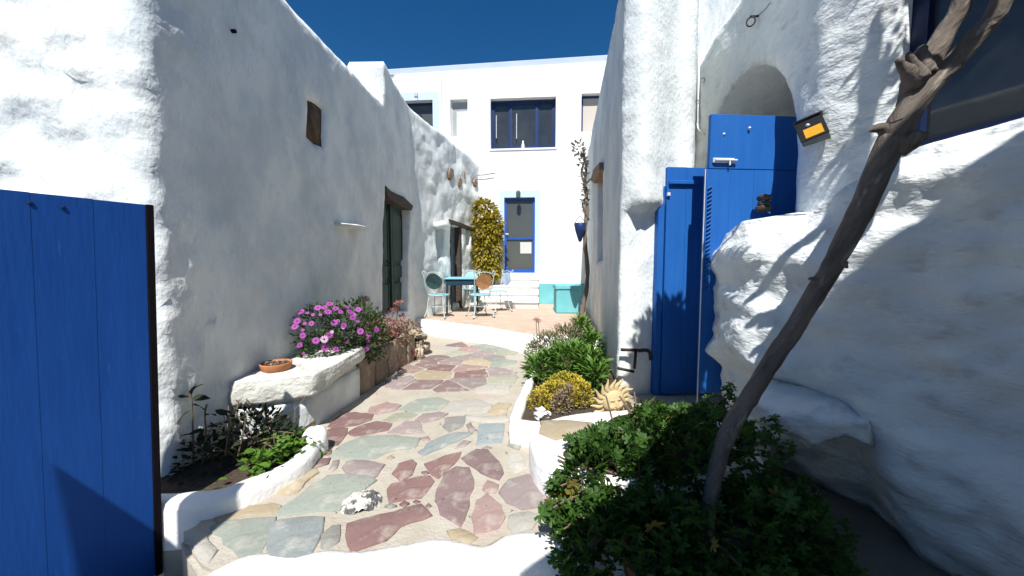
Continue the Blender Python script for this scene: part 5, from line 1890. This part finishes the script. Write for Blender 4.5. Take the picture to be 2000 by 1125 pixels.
branch('branch', [(1735, 300, 1.69, 44), (1760, 238, 1.67, 46), (1810, 170, 1.65, 44), (1865, 118, 1.62, 38), (1915, 60, 1.58, 34), (1960, -5, 1.54, 32)], ext=[((2.14, 1.5, 3.2), .04), ((2.2, 1.4, 3.9), .03), ((2.2, 1.35, 4.6), .018)], seed=3)
branch('branch', [(1775, 205, 1.68, 40), (1795, 150, 1.67, 46), (1822, 105, 1.66, 38), (1850, 55, 1.65, 32), (1882, -5, 1.63, 30)], ext=[((2.02, 1.6, 3.2), .04), ((1.88, 1.48, 3.8), .03), ((1.5, 1.3, 4.2), .018)], seed=5)
branch('branch_stub', [(1760, 290, 1.66, 34), (1780, 278, 1.62, 32), (1799, 262, 1.60, 26), (1803, 258, 1.595, 22)], seed=7)
branch('branch_stub', [(1740, 262, 1.69, 34), (1722, 250, 1.69, 20), (1706, 252, 1.69, 14), (1702, 251, 1.69, 10)], seed=8)
branch('branch_stub', [(1792, 165, 1.64, 32), (1772, 138, 1.63, 22), (1758, 122, 1.625, 15), (1754, 117, 1.62, 9)], seed=9, wob=.4)
branch('branch_stub', [(1812, 145, 1.63, 34), (1800, 104, 1.63, 22), (1806, 92, 1.63, 12)], seed=10, wob=.4)
branch('branch_stub', [(1800, 155, 1.62, 26), (1778, 112, 1.62, 16), (1772, 104, 1.62, 9)], seed=14, wob=.5)
branch('twig', [(1648, 515, 1.70, 16), (1652, 520, 1.69, 8), (1655, 523, 1.69, 4)], seed=10)
branch('twig', [(1600, 545, 1.74, 14), (1586, 544, 1.74, 8), (1580, 545, 1.74, 6)], seed=11)
branch('twig', [(1762, 232, 1.60, 3), (1750, 237, 1.59, 3), (1738, 241, 1.59, 2)], seed=12, n=6)
for pts_, rads_, sd_ in (([(1.86, 1.46, 3.86), (1.97, 1.22, 3.72), (1.895, 1.18, 3.45), (1.76, 1.37, 3.15), (1.635, 1.55, 2.87)], [.034, .034, .032, .028, .02], 21),
                         ([(1.97, 1.22, 3.72), (1.93, 1.02, 3.56), (1.85, .97, 3.36), (1.74, 1.15, 3.15), (1.61, 1.36, 2.92)], [.032, .032, .032, .028, .02], 22)):
    q_ = smooth([Vector(p) for p in pts_], 4)
    mb = MB(); mb.tube(q_, ramp(rads_, 0, len(q_)), 9, .14, seed=sd_)
    obj('branch', mb, M['bark'], tree, sm=True)  # unseen limbs added to throw two shadow bands on the rubble wall
# unseen crown: dense clump shaped to shade the doors, sparse leaves dapple the wall
rd = random.Random(9)
mxs = []
for p, d in blob_pts([((1.28, 1.25, 3.76), (.31, .28, .40)), ((1.40, 1.22, 3.88), (.22, .24, .24)), ((1.25, 1.28, 3.45), (.28, .3, .36))], 4200, rd, .1):
    if p.z > 2.9 and p.x < 1.5:
        mxs.append(leaf_mx(p, d + Vector((rd.uniform(-1, 1), rd.uniform(-1, 1), rd.uniform(-.5, .5))), rd.uniform(.07, .11), rnd=rd))
for p, d in blob_pts([((2.26, 1.25, 4.6), (.10, .3, .5)), ((2.22, 1.1, 4.2), (.08, .25, .3))], 110, rd, .2):
    mxs.append(leaf_mx(p, d + Vector((rd.uniform(-1, 1), rd.uniform(-1, 1), rd.uniform(-.5, .5))), rd.uniform(.07, .12), rnd=rd))
foliage(tree, leaf_oval(1, .42), mxs, L['oleaf'], 0, name='crown')

# ================================================================== TERRACE: CLIMBERS, TABLE, CHAIRS
rd = random.Random(31)
c = at(952, 560, 8.9)
t = thing('golden_shrub', (c.x, 8.9, ZT), 'tall golden green climber in the corner left of the entrance door', 'shrub')
blobs = [bl(948, 418, 8.95, .30, .18, .32), bl(952, 455, 8.9, .34, .22, .35), bl(952, 495, 8.9, .34, .22, .35), bl(955, 525, 8.9, .30, .2, .3), bl(962, 440, 8.85, .25, .2, .3), bl(942, 402, 8.95, .18, .14, .16)]
mxs = []
for p, d in blob_pts(blobs, 2600, rd, .6):
    mxs.append(leaf_mx(p, d + Vector((rd.uniform(-.6, .6), rd.uniform(-.6, .2), -.5 + rd.uniform(-.3, .6))), rd.uniform(.08, .14), rnd=rd))
foliage(t, leaf_oval(1, .42, .15, .3), mxs, L['ivy'], 0)
mb = MB()
for k in range(4):
    x = c.x + rd.uniform(-.12, .12)
    mb.tube(smooth([(x, 8.95, ZT), (x + rd.uniform(-.1, .1), 8.95, 1.3), (x + rd.uniform(-.15, .15), 8.92, 2.2), (x + rd.uniform(-.2, .2), 8.95, 2.9)], 4), .016, 6)
obj('stems', mb, M['greystem'], t)

# vine on the right house
t = thing('climbing_vine', at(1135, 630, 6.3), 'thin climbing vine with a bare twisted stem up the right hand wall', 'vine')
t.location.z = ZT
vp = [(1133, 636, 6.25), (1138, 600, 6.4), (1146, 560, 6.5), (1147, 520, 6.6), (1143, 475, 6.6), (1144, 440, 6.7), (1147, 400, 6.8), (1142, 360, 6.9), (1145, 325, 7.0), (1138, 290, 7.0)]
pts = smooth([at(*p) for p in vp], 4)
mb = MB(); mb.tube(pts, ramp([.05, .045, .04, .04, .035, .035, .03, .03, .022, .016], 0, len(pts)), 8, .35)
obj('stem', mb, M['greystem'], t, sm=True)
mb = MB(); pts = smooth([at(1147, 430, 6.7) + Vector((.03, 0, 0)), at(1138, 400, 6.75), at(1147, 375, 6.8), at(1136, 340, 6.9), at(1143, 310, 7.0)], 4)
mb.tube(pts, .018, 6, .3)
obj('stem', mb, M['greystem'], t, sm=True)
mxs = []
for p, d in blob_pts([bl(1132, 290, 6.95, .13, .12, .16), bl(1140, 325, 6.95, .09, .1, .3), bl(1143, 380, 6.8, .06, .08, .4)], 330, rd, .2):
    mxs.append(leaf_mx(p, d + Vector((rd.uniform(-.6, .6), rd.uniform(-.6, .2), rd.uniform(-.4, .6))), rd.uniform(.05, .09), rnd=rd))
foliage(t, leaf_oval(1, .5), mxs, L['vine'], 0)
# dark blue hanging lantern
c = at(1133, 452, 6.55)
t = thing('hanging_pot', c, 'dark blue cone shaped pot hanging on the vine', 'pot')
mb = MB(); mb.lathe([(0, -.20), (.03, -.17), (.085, .0), (.115, .14), (.10, .15), (.075, .02), (0, -.1)], 12, None, c)
obj('cone', mb, M['lantern'], t, sm=True)
mb = MB(); mb.tube(smooth([c + Vector((-.1, 0, .14)), c + Vector((0, 0, .27)), c + Vector((.1, 0, .14))], 5), .006, 5)
obj('handle', mb, M['iron'], t)

# table
tc_ = Vector((-1.05, 7.62, ZT))
t = thing('square_table', tc_, 'small square blue metal table standing on the terrace among the chairs', 'table')
hw = .34
mb = MB(); mb.box((tc_.x - hw, tc_.y - hw, ZT + .72), (tc_.x + hw, tc_.y + hw, ZT + .75))
obj('tabletop', mb, M['tableleg'], t, bevel=.006)
mb = MB()
for (a, b) in (((-hw + .03, -hw + .03), (hw - .03, -hw + .05)), ((-hw + .03, hw - .05), (hw - .03, hw - .03)), ((-hw + .03, -hw + .05), (-hw + .05, hw - .05)), ((hw - .05, -hw + .05), (hw - .03, hw - .05))):
    mb.box((tc_.x + a[0], tc_.y + a[1], ZT + .60), (tc_.x + b[0], tc_.y + b[1], ZT + .719))
obj('apron', mb, M['tabletop'], t)
for sx_ in (-1, 1):
    for sy_ in (-1, 1):
        mb = MB()
        x, y = tc_.x + sx_ * (hw - .06), tc_.y + sy_ * (hw - .06)
        mb.tube([(x, y, ZT + .62), (x + sx_ * .01, y + sy_ * .01, ZT)], [.026, .018], 8)
        obj('leg', mb, M['tableleg'] if sx_ > 0 and sy_ < 0 else M['tabletop'], t)  # sunlit leg coloured light, the others dark: light put into the paint

def make_chair(pad, label):
    t = thing('garden_chair', (0, 0, 0), label, 'chair', 'wire garden chairs round the blue table')
    mb = MB(); mb.lathe([(0, .452), (.17, .455), (.20, .45), (.21, .44), (.205, .43), (.17, .428), (0, .428)], 24)
    obj('seat', mb, M['chairpaint'], t, sm=True, local=True)
    # back: oval panel behind the seat (+Y)
    mb = MB()
    N = 20
    for zoff in (.0, .014):
        for j in range(N):
            a = 2 * PI * j / N
            xx = .155 * math.cos(a) * (1 + .05 * math.cos(2 * a))
            zz = .705 + .15 * math.sin(a)
            mb.v.append(Vector((xx, .185 + (zz - .45) * .17 + .10 * (0 - (xx / .2) ** 2) * .4 + zoff, zz)))
    mb.f.append(tuple(range(N))); mb.f.append(tuple(reversed(range(N, 2 * N))))
    mb.f += [(j, N + j, N + (j + 1) % N, (j + 1) % N) for j in range(N)]
    fix_normals(obj('backrest', mb, pad, t, local=True))
    mb = MB()
    for sg in (-1, 1):
        pts = [(sg * .15, .13, .44), (sg * .175, .19, .60), (sg * .19, .225, .76), (sg * .20, .24, .84), (sg * .215, .245, .875), (sg * .20, .245, .90), (sg * .175, .243, .89), (sg * .165, .24, .865), (sg * .18, .238, .85)]
        mb.tube(smooth([Vector(p) for p in pts], 4), .0085, 6)
    arc = [(.19, .23, .78), (.14, .236, .85), (.06, .24, .875), (0, .24, .88), (-.06, .24, .875), (-.14, .236, .85), (-.19, .23, .78)]
    mb.tube(smooth([Vector(p) for p in arc], 4), .008, 6)
    mb.tube(smooth([Vector(p) for p in ((0, .20, .44), (.0, .19, .50), (0, .20, .56))], 3), .007, 6)
    obj('back_frame', mb, M['wire'], t, local=True)
    for sx_ in (-1, 1):
        for sy_ in (-1, 1):
            mb = MB()
            pts = [(sx_ * .13, sy_ * .13, .43), (sx_ * .155, sy_ * .15, .30), (sx_ * .165, sy_ * .165, .16), (sx_ * .21, sy_ * .215, .015)]
            mb.tube(smooth([Vector(p) for p in pts], 4), .010, 6)
            lo_ = obj('leg', mb, M['wire'], t, local=True)
            mb = MB(); mb.lathe([(0, 0), (.015, 0), (.015, .02), (0, .022)], 8, None, (sx_ * .212, sy_ * .217, 0))
            f = obj('foot', mb, M['black'], t, local=True)
            f.parent = lo_
    mb = MB()
    mb.tube([Vector((.16 * math.cos(a * PI / 8), .16 * math.sin(a * PI / 8), .22)) for a in range(17)], .006, 5, caps=False)
    obj('stretcher', mb, M['wire'], t, local=True)
    return t
chairs = [(-1.42, 6.92, 168, M['pad_green'], 'wire garden chair with dark green back, nearest the left wall'),
          (-.62, 6.95, 205, M['pad_brown'], 'wire garden chair with rust brown back, in front of the steps'),
          (-.92, 8.22, 10, M['pad_blue'], 'wire garden chair with pale blue back, behind the table'),
          (-.30, 7.80, 305, M['pad_grey'], 'wire garden chair with lavender grey back, right of the table')]
src = make_chair(M['pad_green'], chairs[0][4])
def dup(o, parent=None):
    c = o.copy()
    C.objects.link(c)
    if parent:
        c.parent = parent
    for ch in o.children:
        dup(ch, c)
    return c
tree_parts = None
for i, (x, y, a, pad, lab) in enumerate(chairs):
    o = src if i == 0 else dup(src)
    o.location = (x, y, ZT + .002)
    o.rotation_euler = (0, 0, math.radians(a))
    o['label'] = lab
    if i:
        for ch in o.children:
            if ch.name.startswith('backrest'):
                ch.data = ch.data.copy()
                ch.data.materials[0] = pad
